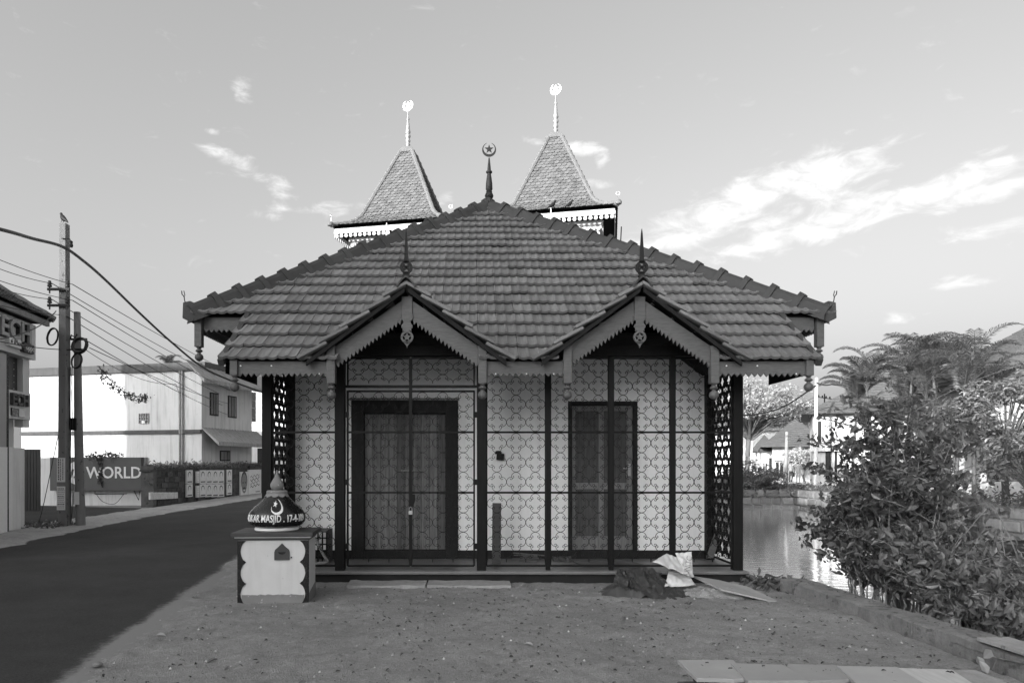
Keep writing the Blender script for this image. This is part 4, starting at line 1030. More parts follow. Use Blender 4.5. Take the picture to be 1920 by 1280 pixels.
for i, (px, py, rx, rz_, lab) in enumerate(((98, 631, .125, .215, 'narrow loop of spare black cable left of the tall pole'), (148, 647, .18, .20, 'thick round coil of black cable on the shorter pole'), (143, 676, .12, .19, 'narrow loop of black cable hanging below the round coil'))):
    c = at(px, py, 16.7); lp = MB(); rad = .026 if i == 1 else .016
    for q in range(3 if i == 1 else 2):
        jr = random.uniform(.94, 1.04)
        P_ = [c + Vector((rx*jr*math.cos(a) + random.uniform(-.004, .004), .05*math.sin(a) + q*.03, rz_*jr*math.sin(a))) for a in [2*math.pi*k/28 for k in range(29)]]
        lp.tube(P_, rad, 6)
    tag(lp.build('cable_coil', m_cable, smooth=60), lab, 'cable coil', 'spare cable coils on the poles')
# ---- overhead wires
wires = []
def wire(name, pts, r, label, sag=0.0, group='overhead wires', smooth_it=False):
    P = smooth_path(pts, 8) if smooth_it else None
    mb = MB()
    if P: mb.tube(P, r, 6)
    else: cable(mb, pts, r, 5, sag)
    tag(mb.build(name, m_cable), label, 'cable', group)
wire('trunk_cable', [at(-160, 395, 11), at(0, 430, 13), at(60, 447, 15), at(118, 463, 16.75), at(160, 492, 18), at(200, 527, 19.5), at(260, 585, 22), at(320, 640, 24.5), at(380, 688, 27), at(440, 716, 29), at(520, 745, 32)], .037, 'thick twisted black cable swooping from upper left past the tall pole', group='', smooth_it=True)
L_ = [((0, 483), (136, 533)), ((0, 500), (97, 531)), ((0, 522), (136, 563)), ((0, 537), (97, 561)), ((0, 568), (112, 590))]
nm = ['topmost', 'second', 'third', 'fourth', 'lowest']
for i, (a, b_) in enumerate(L_):
    wire('overhead_wire', [at(2*a[0]-b_[0]*.5, a[1]-(b_[1]-a[1])*.5, 13), at(b_[0], b_[1], 16.85)], .008, '%s of the thin wires reaching the tall pole from the left' % nm[i], .06)
Rr = [((136, 533), (520, 735)), ((97, 531), (520, 752)), ((136, 563), (520, 765)), ((97, 561), (520, 778)), ((124, 592), (520, 795)), ((165, 640), (520, 800)), ((168, 652), (520, 765))]
nm2 = ['topmost', 'second', 'third', 'fourth', 'fifth', 'sixth', 'seventh']
for i, (a, b_) in enumerate(Rr):
    wire('overhead_wire', [at(a[0], a[1], 16.85), at(b_[0], b_[1], 46 + i)], .011, '%s of the thin wires running from the poles to the far right' % nm2[i], .25 + .05*i)
wire('service_wire', [at(105, 583, 16.8), at(60, 618, 14), at(-40, 640, 12)], .012, 'pale slanting service wire from crossarm to shop front', .05, '')
wire('service_wire', [at(0, 640, 15.2), at(112, 655, 16.9), at(140, 652, 17.0)], .010, 'nearly level wire from shop front to the poles', .03, '')
wire('service_wire', [at(160, 655, 17), at(330, 720, 24), at(345, 735, 30.6)], .008, 'slack wire from shorter pole to the white building', .25, '')
wire('guy_wire', [at(110, 812, 17.1), at(83, 940, 16.9), at(70, 992, 16.8)], .010, 'dark stay wire slanting down to the ground beside the pole', 0, '')
# ---- dry vine hanging on a wire
vn = thing('hanging_vine', at(190, 690, 20), 'dry vine trailing along a sagging wire before the white building', 'vine')
vp = smooth_path([at(188, 690, 20), at(210, 715, 20.5), at(235, 735, 21), at(262, 744, 21.5), at(276, 741, 22)], 8)
MB().tube(vp, .012, 5).build('stem', m_bark, vn)

def leaf_cloud(centers, normals, sizes, fold=.25, aspect=.48, droop=.0):
    """many separate folded leaves: one mesh, vectorised"""
    n = len(centers); C = np.asarray(centers, float); Nn = np.asarray(normals, float); s = np.asarray(sizes, float)[:, None]
    Nn /= np.linalg.norm(Nn, axis=1, keepdims=True) + 1e-9
    rnd_ = rng.normal(size=(n, 3)); D = np.cross(Nn, rnd_); D /= np.linalg.norm(D, axis=1, keepdims=True) + 1e-9
    D[:, 2] -= droop; D /= np.linalg.norm(D, axis=1, keepdims=True) + 1e-9
    Wd = np.cross(D, Nn); Wd /= np.linalg.norm(Wd, axis=1, keepdims=True) + 1e-9
    base_ = C - D*s*.5
    pts = np.stack([base_, base_ + D*s*.38 + Wd*s*aspect*.5 + Nn*s*fold*.4, base_ + D*s*.45 - Nn*s*.0, base_ + D*s*.38 - Wd*s*aspect*.5 + Nn*s*fold*.4,
                    base_ + D*s*.75 + Wd*s*aspect*.36 + Nn*s*fold*.25, base_ + D*s*.75 - Wd*s*aspect*.36 + Nn*s*fold*.25, base_ + D*s - Nn*s*.10], 1)
    V = pts.reshape(-1, 3)
    F = np.array([[0,2,1,1],[0,3,2,2],[1,2,6,4],[2,3,5,6]])
    fs = []
    for i in range(n):
        b_ = i*7; fs += [(b_, b_+2, b_+1), (b_, b_+3, b_+2), (b_+1, b_+2, b_+6, b_+4), (b_+2, b_+3, b_+5, b_+6)]
    me = bpy.data.meshes.new('leaves'); me.from_pydata(V.tolist(), [], fs); me.update(); return me
def link_leaves(name, me, mat, parent, kind='stuff'):
    me.name = name; o = link(me, name, mat, parent)
    return o
cs = []; 
for p in vp:
    for q in range(9): cs.append((p.x + random.gauss(0, .06), p.y + random.gauss(0, .08), p.z + random.gauss(-.06, .08)))
link_leaves('foliage', leaf_cloud(cs, rng.normal(size=(len(cs), 3)), rng.uniform(.06, .12, len(cs))), m_leaf_a, vn)

# ---- phone shop at the left edge
SO = Vector((-10.66, 15.5, 0)); sdv = Vector((-.13, .9915, 0)).normalized(); snv = Vector((sdv.y, -sdv.x, 0))
SM = Matrix((sdv, -snv, Vector((0,0,1)))).transposed().to_4x4(); SM.translation = SO      # local x along the front, -y out to the road
shop = thing('phone_shop', SO, 'phone shop with tiled roof and raised letters at left edge', 'shop')
m_shopw = M_('shop cladding', .6, .6, .1, 3, .05, 30); m_shopd = M_('shop dark cladding', .06, .5, .2, 3, .05, 30); m_shopg = M_('mid grey panel', .3, .35, .15, 2, .05, 30)
MB().box(-6, 1.1, .25, 7, -.1, 4.2).build('wall', m_white, shop, M=SM)
MB().box(-6, 1.38, -.12, .25, gz(672, 16.6), gz(606, 16.6)).build('sign_fascia', m_shopw, shop, M=SM, bevel=.01)
MB().box(1.12, 1.42, .05, .25, gz(800, 16.6), gz(670, 16.6)).build('pillar', m_shopw, shop, M=SM)
MB().box(.28, 1.12, .18, .249, gz(740, 16.6), gz(672, 16.6)).build('recess_panel', m_shopd, shop, M=SM)
for k in range(5):
    for x in (.5, .95): MB().lathe([(.012, 0), (.012, .01)], (0,0,0), 6).build('spotlight', m_lett, shop, M=SM @ Matrix.Translation((x, .178, gz(682 + 12*k, 16.6))) @ Matrix.Rotation(R(90), 4, 'X'))
s2 = MB().box(.3, 1.32, -.02, .2, gz(787, 16.6), gz(736, 16.6)).build('lower_sign', m_shopw, shop, M=SM)
MB().box(.42, .70, -.05, -.02, gz(782, 16.6), gz(768, 16.6)).build('logo_plate', m_navy, s2, M=SM); MB().box(.74, .98, -.05, -.02, gz(783, 16.6), gz(768, 16.6)).build('logo_plate', m_metal, s2, M=SM)
MB().box(-.8, .0, -.14, .1, .0, gz(664, 15.5)).build('projecting_panel', m_shopg, shop, M=SM); MB().box(.0, .12, -.13, .1, .0, gz(664, 15.6)).build('dark_upright', m_navy, shop, M=SM)
MB().box(-.8, -.02, -.17, -.02, -.05, gz(838, 15.5)).build('front_wall', m_lett, shop, M=SM); MB().box(.14, .34, -.10, .2, -.05, gz(838, 16)).build('front_pier', m_lett, shop, M=SM); MB().box(.34, .9, -.09, .2, -.05, gz(840, 16.3)).build('side_pier', m_white2, shop, M=SM)
def letters(txt, size, M0, mat, parent, depth=.05, bold=.0, align='LEFT', sx=1.0, name='letter'):
    for lg in split_geo(*text_geo(txt, size, depth, bold, align, sx)): MB().add(*lg).build(name, mat, parent, M=M0, fix=False)
upM = Matrix.Rotation(R(90), 4, 'X')
letters('TECH', .62, SM @ Matrix.Translation((-.86, -.20, gz(641, 16.2))) @ upM, m_shopg, shop, .10, .012, sx=1.15)
letters('TECH', .62, SM @ Matrix.Translation((-.885, -.15, gz(641, 16.2) - .012)) @ upM, m_navy, shop, .08, .02, sx=1.15)
letters('ECH', .38, SM @ Matrix.Translation((.36, -.06, gz(762, 16.6))) @ upM, m_shopd, s2, .08, .01, sx=1.05)
for x0, x1, ma, tx, mt in ((-.02, .50, m_lett, 'iPhone', m_ink2), (.62, 1.10, m_shopd, 'oppo', m_lett)):
    zc = gz(651, 16.4) if x0 < .5 else gz(656, 16.6)
    pl = MB().box(x0, x1, -.22, -.12, zc - .11, zc + .11).build('brand_plate', ma, shop, M=SM, bevel=.01)
    letters(tx, .17 if tx == 'iPhone' else .20, SM @ Matrix.Translation((x0 + (.17 if tx == 'iPhone' else .06), -.226, zc - .05)) @ upM, mt, pl, .01)
    if tx == 'iPhone':
        fr_ = MB(); fr_.prism_xz([(x0+.085 + .034*math.cos(a)*(1 if math.cos(a) < .55 else .8), zc + .036*math.sin(a)) for a in [2*math.pi*q/16 for q in range(16)]], -.228, -.22); fr_.prism_xz([(x0+.085, zc+.04), (x0+.105, zc+.06), (x0+.10, zc+.04)], -.228, -.22); fr_.build('fruit_mark', m_ink, pl, M=SM)
# tiled shop roof
rs_ = MB(); e0, e1 = Vector((-6.2, -.55, 5.12)), Vector((1.68, -.55, 5.12))
MB().prism([(-6.2, -.33, 5.19), (1.68, -.33, 5.19), (1.0, 2.8, 7.15), (-6.2, 2.8, 7.15)], (0, 0, -.06)).build('roof', m_deck, shop, M=SM)
MB().box(-6.2, 1.6, -.34, -.26, 5.02, 5.15).build('gutter', m_conc, shop, M=SM); MB().box(-6, 1.45, -.28, .25, 5.05, 5.10).build('soffit', m_deck, shop, M=SM)
sd_up = Vector((0, 3.3, 1.98)); rt = MB(); F2 = frame((-6.2, -.40, 5.17), (1,0,0), sd_up)
for k in range(12):
    for i in range(33):
        x = i*TW
        if x > 7.85 - k*TE*.20: continue
        Mx = SM @ F2 @ Matrix.Translation((x, k*TE, random.uniform(0, .012))); rt.add([Mx @ Vector(v) for v in TV], TF)
ob = rt.build('roof_tiles', m_tile2, shop, fix=False); ob['kind'] = 'stuff'
hr = MB(); hr.tube([SM @ Vector((1.72 - .2*u*3.85, -.40 + 3.3*u, 5.22 + 1.98*u)) for u in [i/14 for i in range(15)]], [.085 + .02*(i % 2) for i in range(15)], 8); hr.build('hip_roll', m_fishcap, shop, smooth=40)

# ---- sign wall: WORLD board
YS = 26.4
sw = thing('sign_wall', (gx(200, YS), YS, 0), 'low white wall carrying a dark board lettered WORLD', 'sign')
MB().box(gx(62, YS), gx(276, YS), YS, YS + .18, -.1, gz(858, YS)).build('wall', m_white2, sw)
MB().box(gx(268, YS), gx(277, YS), YS - .12, YS, gz(885, YS), gz(857, YS)).build('pier_cap', m_conc, sw)
bdp = MB().box(gx(100, YS), gx(270, YS), YS - .22, YS - .06, gz(919, YS), gz(857, YS)).build('sign_board', m_sign, sw, bevel=.01)
MB().box(gx(262, YS), gx(272, YS), YS - .20, YS - .03, gz(919, YS), gz(857, YS)).build('board_edge', m_shopd, sw)
letters('WORLD', .62, Matrix.Translation((gx(168, YS), YS - .225, gz(895.5, YS))) @ upM, m_lett, bdp, .02, .008, sx=.92)
lg = MB(); cx, cz_ = gx(147, YS), gz(886, YS); lg.prism_xz([(cx + .28*math.cos(a), cz_ + .43*math.sin(a)) for a in [2*math.pi*q/28 for q in range(28)]], YS - .232, YS - .22); lgo = lg.build('round_logo', m_lett, bdp)
for dx, w_ in ((-.17, .08), (.0, .09), (.12, .09)): MB().prism_xz([(cx+dx-.05, cz_-.2), (cx+dx-.05+w_, cz_-.2), (cx+dx+.06+w_, cz_+.14), (cx+dx+.06, cz_+.14)], YS - .236, YS - .232).build('logo_stroke', m_sign, lgo)
bk = MB(); bk.tube([at(178, 921, YS - .1), at(178, 926, YS - .3), at(238, 925, YS - .3)], .015, 5); bk.tube([at(250, 917, YS-.1), at(260, 937, YS-.25), at(262, 921, YS-.1)], .018, 5); bk.tube(smooth_path([at(180, 925, YS-.2), at(193, 940, YS-.2), at(215, 944, YS-.2), at(232, 926, YS-.2)], 6), .01, 5); bk.build('bracket_and_wire', m_iron, sw)
cr_ = thing('creeper', at(195, 858, YS-.1), 'small creeper spilling over the top of the WORLD board', 'plant')
cs = [(gx(random.uniform(168, 232), YS), YS - .1 + random.gauss(0, .12), gz(random.gauss(856, 4), YS)) for _ in range(260)] + [(gx(random.gauss(194, 3), YS), YS - .25, gz(random.uniform(858, 912), YS)) for _ in range(60)]
link_leaves('foliage', leaf_cloud(cs, rng.normal(size=(len(cs), 3)), rng.uniform(.08, .16, len(cs))), m_leaf_a, cr_)
MB().tube([(gx(170, YS), YS-.05, gz(858, YS)), (gx(230, YS), YS-.05, gz(857, YS))], .015, 5).build('stem', m_bark, cr_)
ga = thing('metal_gate', (gx(52, 22), 22, 0), 'dark ribbed metal gate panel beside the shop', 'gate')
for k in range(6): MB().box(gx(40, 22) + k*.1, gx(40, 22) + k*.1 + .085, 22, 22.06, .05, gz(842, 22)).build('slat', m_shopd, ga)

# ---- poster wall
W0, W1 = Vector((-11.75, 25.2, 0)), Vector((-10.95, 37.5, 0)); wd = (W1 - W0); wlen = wd.length; wdn = wd.normalized(); wout = Vector((wdn.y, -wdn.x, 0))
PM = Matrix((wdn, -wout, Vector((0,0,1)))).transposed().to_4x4(); PM.translation = W0
pw = thing('poster_wall', W0, 'dark mossy stone wall plastered with posters along the road', 'wall')
MB().box(0, wlen, .02, .38, -.1, 1.5).build('wall_core', m_stone, pw, M=PM)
bkd = .42; kk = 0
for r_ in range(6):
    x = -.2 * (r_ % 2)
    while x < wlen and kk < 170:
        w_ = random.uniform(.34, .5); a0, a1 = max(0, x), min(wlen, x + w_)
        if a1 - a0 > .08:
            pr_ = random.uniform(.0, .03)
            MB().box(a0 + .01, a1 - .01, -pr_, .03, r_*.215 + .01, r_*.215 + .205).build('stone', m_stone, pw, M=PM); kk += 1
        x += w_
MB().box(-.05, wlen, -.05, .42, 1.29, 1.36).build('ledge', m_stone, pw, M=PM)
for x in (.0, 1.9*1.9, 6.9, 9.2): MB().box(x, x + .22, -.09, .05, -.1, 1.5).build('buttress', m_stone, pw, M=PM)
def ws(px):      # distance along the wall for a picture column
    k_ = (px - PX0)/FPX; return (W0.x - k_*W0.y)/(k_*wdn.y - wdn.x)
def wz(px, py): q = W0 + wdn*ws(px); return gz(py, q.y)
def poster(x0p, x1p, y0p, y1p, kind, lab):
    a, b_ = ws(x0p), ws(x1p); z1 = wz((x0p+x1p)/2, y0p); z0 = wz((x0p+x1p)/2, y1p)
    e = thing('poster', PM @ Vector(((a+b_)/2, -.1, z0)), lab, 'poster', 'posters pasted on the stone wall')
    y_ = -.105 if kind != 'face' else -.10
    MB().box(a, b_, y_, y_ + .06, z0, z1).build('sheet', m_paper, e, M=PM)
    w_, h_ = b_ - a, z1 - z0; cx, yy = (a+b_)/2, y_ - .004
    def ell(u, v, ru, rv, m, nm_, yo=0): MB().prism_xz([(cx + w_*(u + ru*math.cos(q)), z0 + h_*(v + rv*math.sin(q))) for q in [2*math.pi*i/14 for i in range(14)]], yy - yo, yy + .003 - yo).build(nm_, m, e, M=PM)
    if kind == 'portrait':
        ell(-.02, .66, .26, .24, m_ink, 'printed_hair'); ell(-.02, .60, .20, .22, m_paper, 'printed_face', .002); ell(-.02, .40, .13, .06, m_paper, 'printed_neck', .002)
        MB().box(a + .12*w_, b_ - .12*w_, yy, yy+.003, z0 + .09*h_, z0 + .17*h_).build('printed_title', m_ink, e, M=PM)
    elif kind == 'face':
        ell(0, .62, .42, .40, m_ink, 'printed_hair'); ell(0, .52, .36, .40, m_ink2, 'printed_face', .002)
        for s in (-1, 1): ell(s*.16, .56, .09, .03, m_ink, 'printed_eye', .004)
        ell(0, .33, .2, .045, m_ink, 'printed_moustache', .004); ell(0, .25, .12, .03, m_paper, 'printed_teeth', .006)
    elif kind == 'bill':
        for i in range(4):
            P_ = [(cx + w_*(-.35 + .7*q/10), z0 + h_*(.72 - i*.13 + .05*math.sin(q*1.9 + i*2) + .10*q/10)) for q in range(11)]
            MB().prism_xz(P_ + [(x, z - h_*.035) for x, z in reversed(P_)], yy, yy+.003).build('printed_script', m_ink if i % 2 else m_ink2, e, M=PM)
        MB().box(cx + .05*w_, cx + .4*w_, yy, yy+.003, z0 + .1*h_, z0 + .14*h_).build('printed_title', m_ink2, e, M=PM)
    else:
        for i in range(5): MB().box(a + .15*w_, b_ - .15*w_, yy, yy+.003, z0 + h_*(.15 + .15*i), z0 + h_*(.15 + .15*i) + .02*h_).build('printed_line', m_ink2, e, M=PM)
for c_ in range(5):
    px0 = (345.5, 370.5, 382.5, 394, 405)[c_]; px1 = px0 + 11.2
    for r_ in range(2): poster(px0, px1, (881, 907)[r_], (906, 931)[r_], 'portrait', 'portrait poster, %s in the %s row on the stone wall' % (['first', 'second', 'third', 'fourth', 'fifth'][c_], ['upper', 'lower'][r_]))
poster(421.5, 431, 880, 904, 'portrait', 'narrow portrait poster between two buttresses, upper one'); poster(421.5, 431, 905, 927, 'portrait', 'narrow portrait poster between two buttresses, lower one')
poster(364, 369.5, 883, 905, 'text', 'narrow printed strip, upper, beside the portrait posters'); poster(364, 369.5, 910, 932, 'text', 'narrow printed strip, lower, beside the portrait posters')
poster(447, 461, 884, 930, 'face', 'large poster of a smiling face with moustache'); poster(462, 486, 880, 927, 'bill', 'white poster with big slanted script at the right end')
for i in range(8): poster(276.5 + i*6.6, 282.4 + i*6.6, 922.5, 936 - .3*i, 'text', 'pale torn bill, %s from the left in the low row' % ['first', 'second', 'third', 'fourth', 'fifth', 'sixth', 'seventh', 'eighth'][i])
ww = thing('wall_weeds', PM @ Vector((5, .2, 1.45)), 'dry weeds growing along the top of the poster wall', 'plant')
cs = [PM @ Vector((random.uniform(0, wlen), random.uniform(-.15, .45), 1.42 + abs(random.gauss(0, .10)) + .10*max(0, fbm(i*.05, 1, 1, 2)))) for i in range(1800)]
link_leaves('foliage', leaf_cloud([tuple(c) for c in cs], rng.normal(size=(len(cs), 3)), rng.uniform(.08, .2, len(cs)), aspect=.25), m_leaf_g, ww)
MB().tube([PM @ Vector((x, .2, 1.5 + .02*math.sin(x*7))) for x in np.linspace(.1, wlen-.1, 30)], .02, 5).build('stem', m_bark, ww)

# ---- white two-storey building
B0 = Vector((gx(378, 31.5), 31.5, 0)); B1 = Vector((gx(40, 33.9), 33.9, 0)); bdn = (B1 - B0).normalized(); bno = Vector((bdn.y, -bdn.x, 0)); bno = bno if bno.y < 0 else -bno
bl = (B1 - B0).length; rdn = Vector((.25, 1, 0)).normalized(); rl = 4.2
WM = Matrix((-bdn, -bno, Vector((0,0,1)))).transposed().to_4x4(); WM.translation = B0     # local x: 0 at the corner, negative to the left
wb = thing('white_building', B0, 'two storey white building with flat parapet and lean-to roofs', 'building')
htop = gz(694, 31.5); m_parap = M_('weathered grey render', .075, .9, .35, 2, .3, 40, streak=.4); m_wbl = M_('sooty lime wash', .5, .9, .1, .8, .12, 50, streak=.45, spots=(6, .7, .8), fine=((.6, .15),))
b3 = B0 + rdn*rl; b4 = B1 + rdn*rl
MB().prism([tuple(B0)[:2] + (-.1,), tuple(b3)[:2] + (-.1,), tuple(b4)[:2] + (-.1,), tuple(B1)[:2] + (-.1,)], (0, 0, htop + .1)).build('wall', m_wbl, wb)
MB().box(-bl - .1, .25, -.12, 1.5, htop, htop + .38).build('parapet', m_parap, wb, M=WM)
MB().box(-bl, .0, -.10, .02, gz(812, 31.5), gz(805, 31.5)).build('ledge', m_parap, wb, M=WM)
wn = MB().box(gx(252, 32) - B0.x, gx(273, 32) - B0.x, -.02, .05, gz(793, 32), gz(774, 32)).build('vent_window', m_glass, wb, M=WM)
gr = MB(); wx0, wx1 = gx(252, 32) - B0.x, gx(273, 32) - B0.x
for q in range(5): gr.box(wx0 + (wx1-wx0)*q/4 - .012, wx0 + (wx1-wx0)*q/4 + .012, -.05, -.02, gz(793, 32), gz(774, 32))
for q in range(4): gr.box(wx0, wx1, -.045, -.025, gz(793, 32) + .155*q - .012, gz(793, 32) + .155*q + .012)
gr.build('window_bars', m_conc, wn, M=WM); MB().box(wx0 + .18, wx0 + .34, -.07, -.05, gz(793, 32), gz(788, 32)).build('small_plate', m_lett, wn, M=WM)
for px in (338.5, 343.5): x = gx(px, 31.8) - B0.x; MB().tube([(x, -.08, .2), (x, -.08, htop)], .045, 7).build('downpipe', m_conc, wb, M=WM)
RM = Matrix((rdn, -Vector((rdn.y, -rdn.x, 0)), Vector((0,0,1)))).transposed().to_4x4(); RM.translation = B0   # local x along the right face, -y outwards
def rx_(px):
    k_ = (px - PX0)/FPX; return (B0.x - k_*B0.y)/(k_*rdn.y - rdn.x)
for px0, px1, y0, y1 in ((393, 409, 735, 778), (427, 443, 741, 782), (412, 431, 844, 864)):
    a, b_ = rx_(px0), rx_(px1); Yq = (B0 + rdn*a).y; z1, z0 = gz(y0, Yq), gz(y1, Yq)
    w_ = MB().box(a, b_, -.03, .05, z0, z1).build('window', m_doorf, wb, M=RM)
    for q in range(3): MB().box(a + .06 + q*(b_-a-.06)/3, a + q*(b_-a-.06)/3 + (b_-a-.06)/3, -.045, -.03, z0 + .06, z1 - .06).build('shutter_leaf', m_doorw, w_, M=RM)
m_sheet = M_('rusty roof sheet', .26, .8, .4, 3, .3, 20, streak=.4, stretch=(1, 4, 1))
def lean_to(z1, z0, out, x0, x1, lab):
    mb = MB(); n = 40
    for i in range(n):
        a, b_ = x0 + (x1-x0)*i/n, x0 + (x1-x0)*(i+1)/n; da, db = .03*(i % 2), .03*((i+1) % 2)
        mb.poly([(a, 0, z1+da), (b_, 0, z1+db), (b_, -out, z0+db), (a, -out, z0+da)]); mb.poly([(a, 0, z1+da-.05), (a, -out, z0+da-.05), (b_, -out, z0+db-.05), (b_, 0, z1+db-.05)])
    mb.poly([(x0, -out, z0-.16), (x1, -out, z0-.16), (x1, -out, z0+.03), (x0, -out, z0+.03)]); mb.poly([(x0, 0, z1-.05), (x0, -out, z0-.16), (x0, -out, z0+.0), (x0, 0, z1)])
    mb.build(lab, m_sheet, wb, M=RM, fix=False)
lean_to(htop + .32, htop - .55, .95, -1.15, rl + 1.6, 'upper_lean_to_roof'); lean_to(gz(803, 32.5), gz(830, 32.5), .9, .0, rl + .5, 'lower_lean_to_roof')
# ---- tiled house further along the road
th_ = thing('tiled_house', (gx(470, 44), 46, 0), 'pale house with tiled roof beyond the white building', 'house')
x0, x1 = gx(395, 44), gx(560, 44)
MB().box(x0 + .6, x1, 44, 50, -.1, gz(712, 44)).build('wall', m_white2, th_)
MB().prism([(x0, 43.3, gz(707, 43.3)), (x1, 43.3, gz(707, 43.3)), (x1, 47, gz(660, 47)), (x0 + 2.4, 47, gz(660, 47))], (0, .05, -.1)).build('roof', m_tile2, th_)
for k in range(12):
    u = k/12; a = Vector((x0 + 2.4*u, 43.3 + 3.7*u, gz(707, 43.3) + (gz(660, 47) - gz(707, 43.3))*u + .05)); MB().box(a.x, x1, a.y - .03, a.y + .34, a.z - .02, a.z + .05).build('tile_course', m_tile2, th_)
for px, y0, y1 in ((470, 735, 790), (483, 840, 870)): MB().box(gx(px, 44), gx(px+9, 44), 43.95, 44.02, gz(y1, 44), gz(y0, 44)).build('window', m_glass, th_)
# ================================================================== RIGHT SIDE: CANAL, BANKS, HOUSES
# ---- near kerb along the canal
m_kerb = M_('mossy kerb concrete', .17, .95, .45, 3, .7, 40, streak=.45, spots=(9, .6, .5), fine=((18, .3), (60, .3)), bdist=.02)
kerb_pts = [(3.86, 8.45), (3.97, 7.0), (4.03, 6.2), (4.08, 5.2), (4.12, 3.8)]
for i, ((xa, ya), (xb, yb)) in enumerate(zip(kerb_pts, kerb_pts[1:])):
    k = MB(); n = 12; vs = []
    for j in range(n+1):
        u = j/n; x, y = xa + (xb-xa)*u, ya + (yb-ya)*u; y -= 0 if j else .008; y += 0 if j < n else .008
        h = .165 + .022*fbm(x, y, 3, 4); e = .022*fbm(x, y + 7, 5, 4)
        vs += [(x + e, y, -.12), (x + e, y, h - .012), (x + e + .015, y, h), (x + .29 + e, y, h + .004), (x + .31 + e, y, h - .02), (x + .32, y, -.5)]
    k.add(vs, [(j*6+q, j*6+q+1, (j+1)*6+q+1, (j+1)*6+q) for j in range(n) for q in range(5)] + [tuple(range(6)), tuple(range(n*6, n*6+6))])
    tag(k.build('kerb_block', m_kerb, smooth=40), ['farthest', 'second farthest', 'second nearest', 'nearest'][i] + ' block of the low concrete kerb beside the canal', 'kerb', 'kerb blocks along the canal')
# loose slabs lying on the kerb
for i, (y0, y1) in enumerate(((5.45, 4.6),)):
    t_ = MB(); x = 4.05; t_.prism([(x, y0, .185), (x+.27, y0+.02, .185), (x+.29, y1, .195), (x+.02, y1+.04, .195)], (0, 0, .028)); tag(t_.build('loose_slab', m_conc, bevel=.004), 'loose thin slab lying on top of the nearest kerb', 'slab')
# earth bank falling to the water behind the kerb
def z_bank(x, y):
    wd_ = 1.1 + 2.3*math.exp(-((y - 7.8)/1.9)**2); d = (x - 4.2)/wd_
    return .12 - 1.25*max(0, min(1.3, d)) ** 1.2 + .05*fbm(x, y, 1.6, 4) - (.55*(y - 8.8) if y > 8.8 else 0)
b = grid_sheet(4.05, 8.2, 2.5, 10.6, .09, .09, z_bank); tag(b.build('bank', m_dirt, fix=False, smooth=60), kind='structure', label='weedy earth bank between kerb and water')
# retaining walls of stone along the water (each block a part)
def quay(name, A, Bp, top, bottom, label, bw=.62, rows=3, n_max=140):
    A, Bp = Vector(A), Vector(Bp); d = (Bp - A); L = d.length; dn = d.normalized(); out = Vector((dn.y, -dn.x, 0))
    e = thing(name, A, label, 'wall'); Mq = Matrix((dn, -out, Vector((0,0,1)))).transposed().to_4x4(); Mq.translation = A
    h = (top - bottom)/rows; cnt = 0
    MB().box(0, L, .05, .5, bottom, top - .03).build('wall_core', m_quay, e, M=Mq)
    for r_ in range(rows):
        x = -(bw*.4) * (r_ % 2)
        while x < L:
            w_ = bw*random.uniform(.75, 1.25); a, b_ = max(0, x), min(L, x + w_)
            if b_ - a > .15 and cnt < n_max:
                MB().box(a + .03, b_ - .03, -.03 - random.uniform(0, .07), .4, bottom + r_*h + .025, bottom + (r_+1)*h - .025 + random.uniform(-.03, .03)).build('stone', m_quay, e, M=Mq, bevel=.06); cnt += 1
            x += w_
    return e
quay('quay_wall', (XB + .2, YF - .02, 0), (XR, YF - .02, 0), .12, -1.2, 'stone quay wall across the far end of the canal')
quay('quay_wall', (XR - .02, YF, 0), (XR - .02, 8, 0), .10, -1.2, 'stone quay wall along the right bank of the canal', .8)
quay('quay_wall', (XB + .02, 8.9, 0), (XB + .02, YF, 0), -.03, -1.2, 'rough stone quay wall beside the pavilion', .7)
# far road and its white kerb
fr_ = MB(); rect(fr_, XB + 4, 160, 45, 52, -.012); rect(fr_, XR + 5.5, XR + 11, -20, 45, -.012); tag(fr_.build('far_road', m_asph, fix=False), kind='structure', label='road along the far side of the canal')
kb = MB(); kb.box(XR - 2, 60, 52, 52.3, -.03, .15); tag(kb.build('far_pavement', m_white2), kind='structure', label='pale pavement edge in front of far houses')

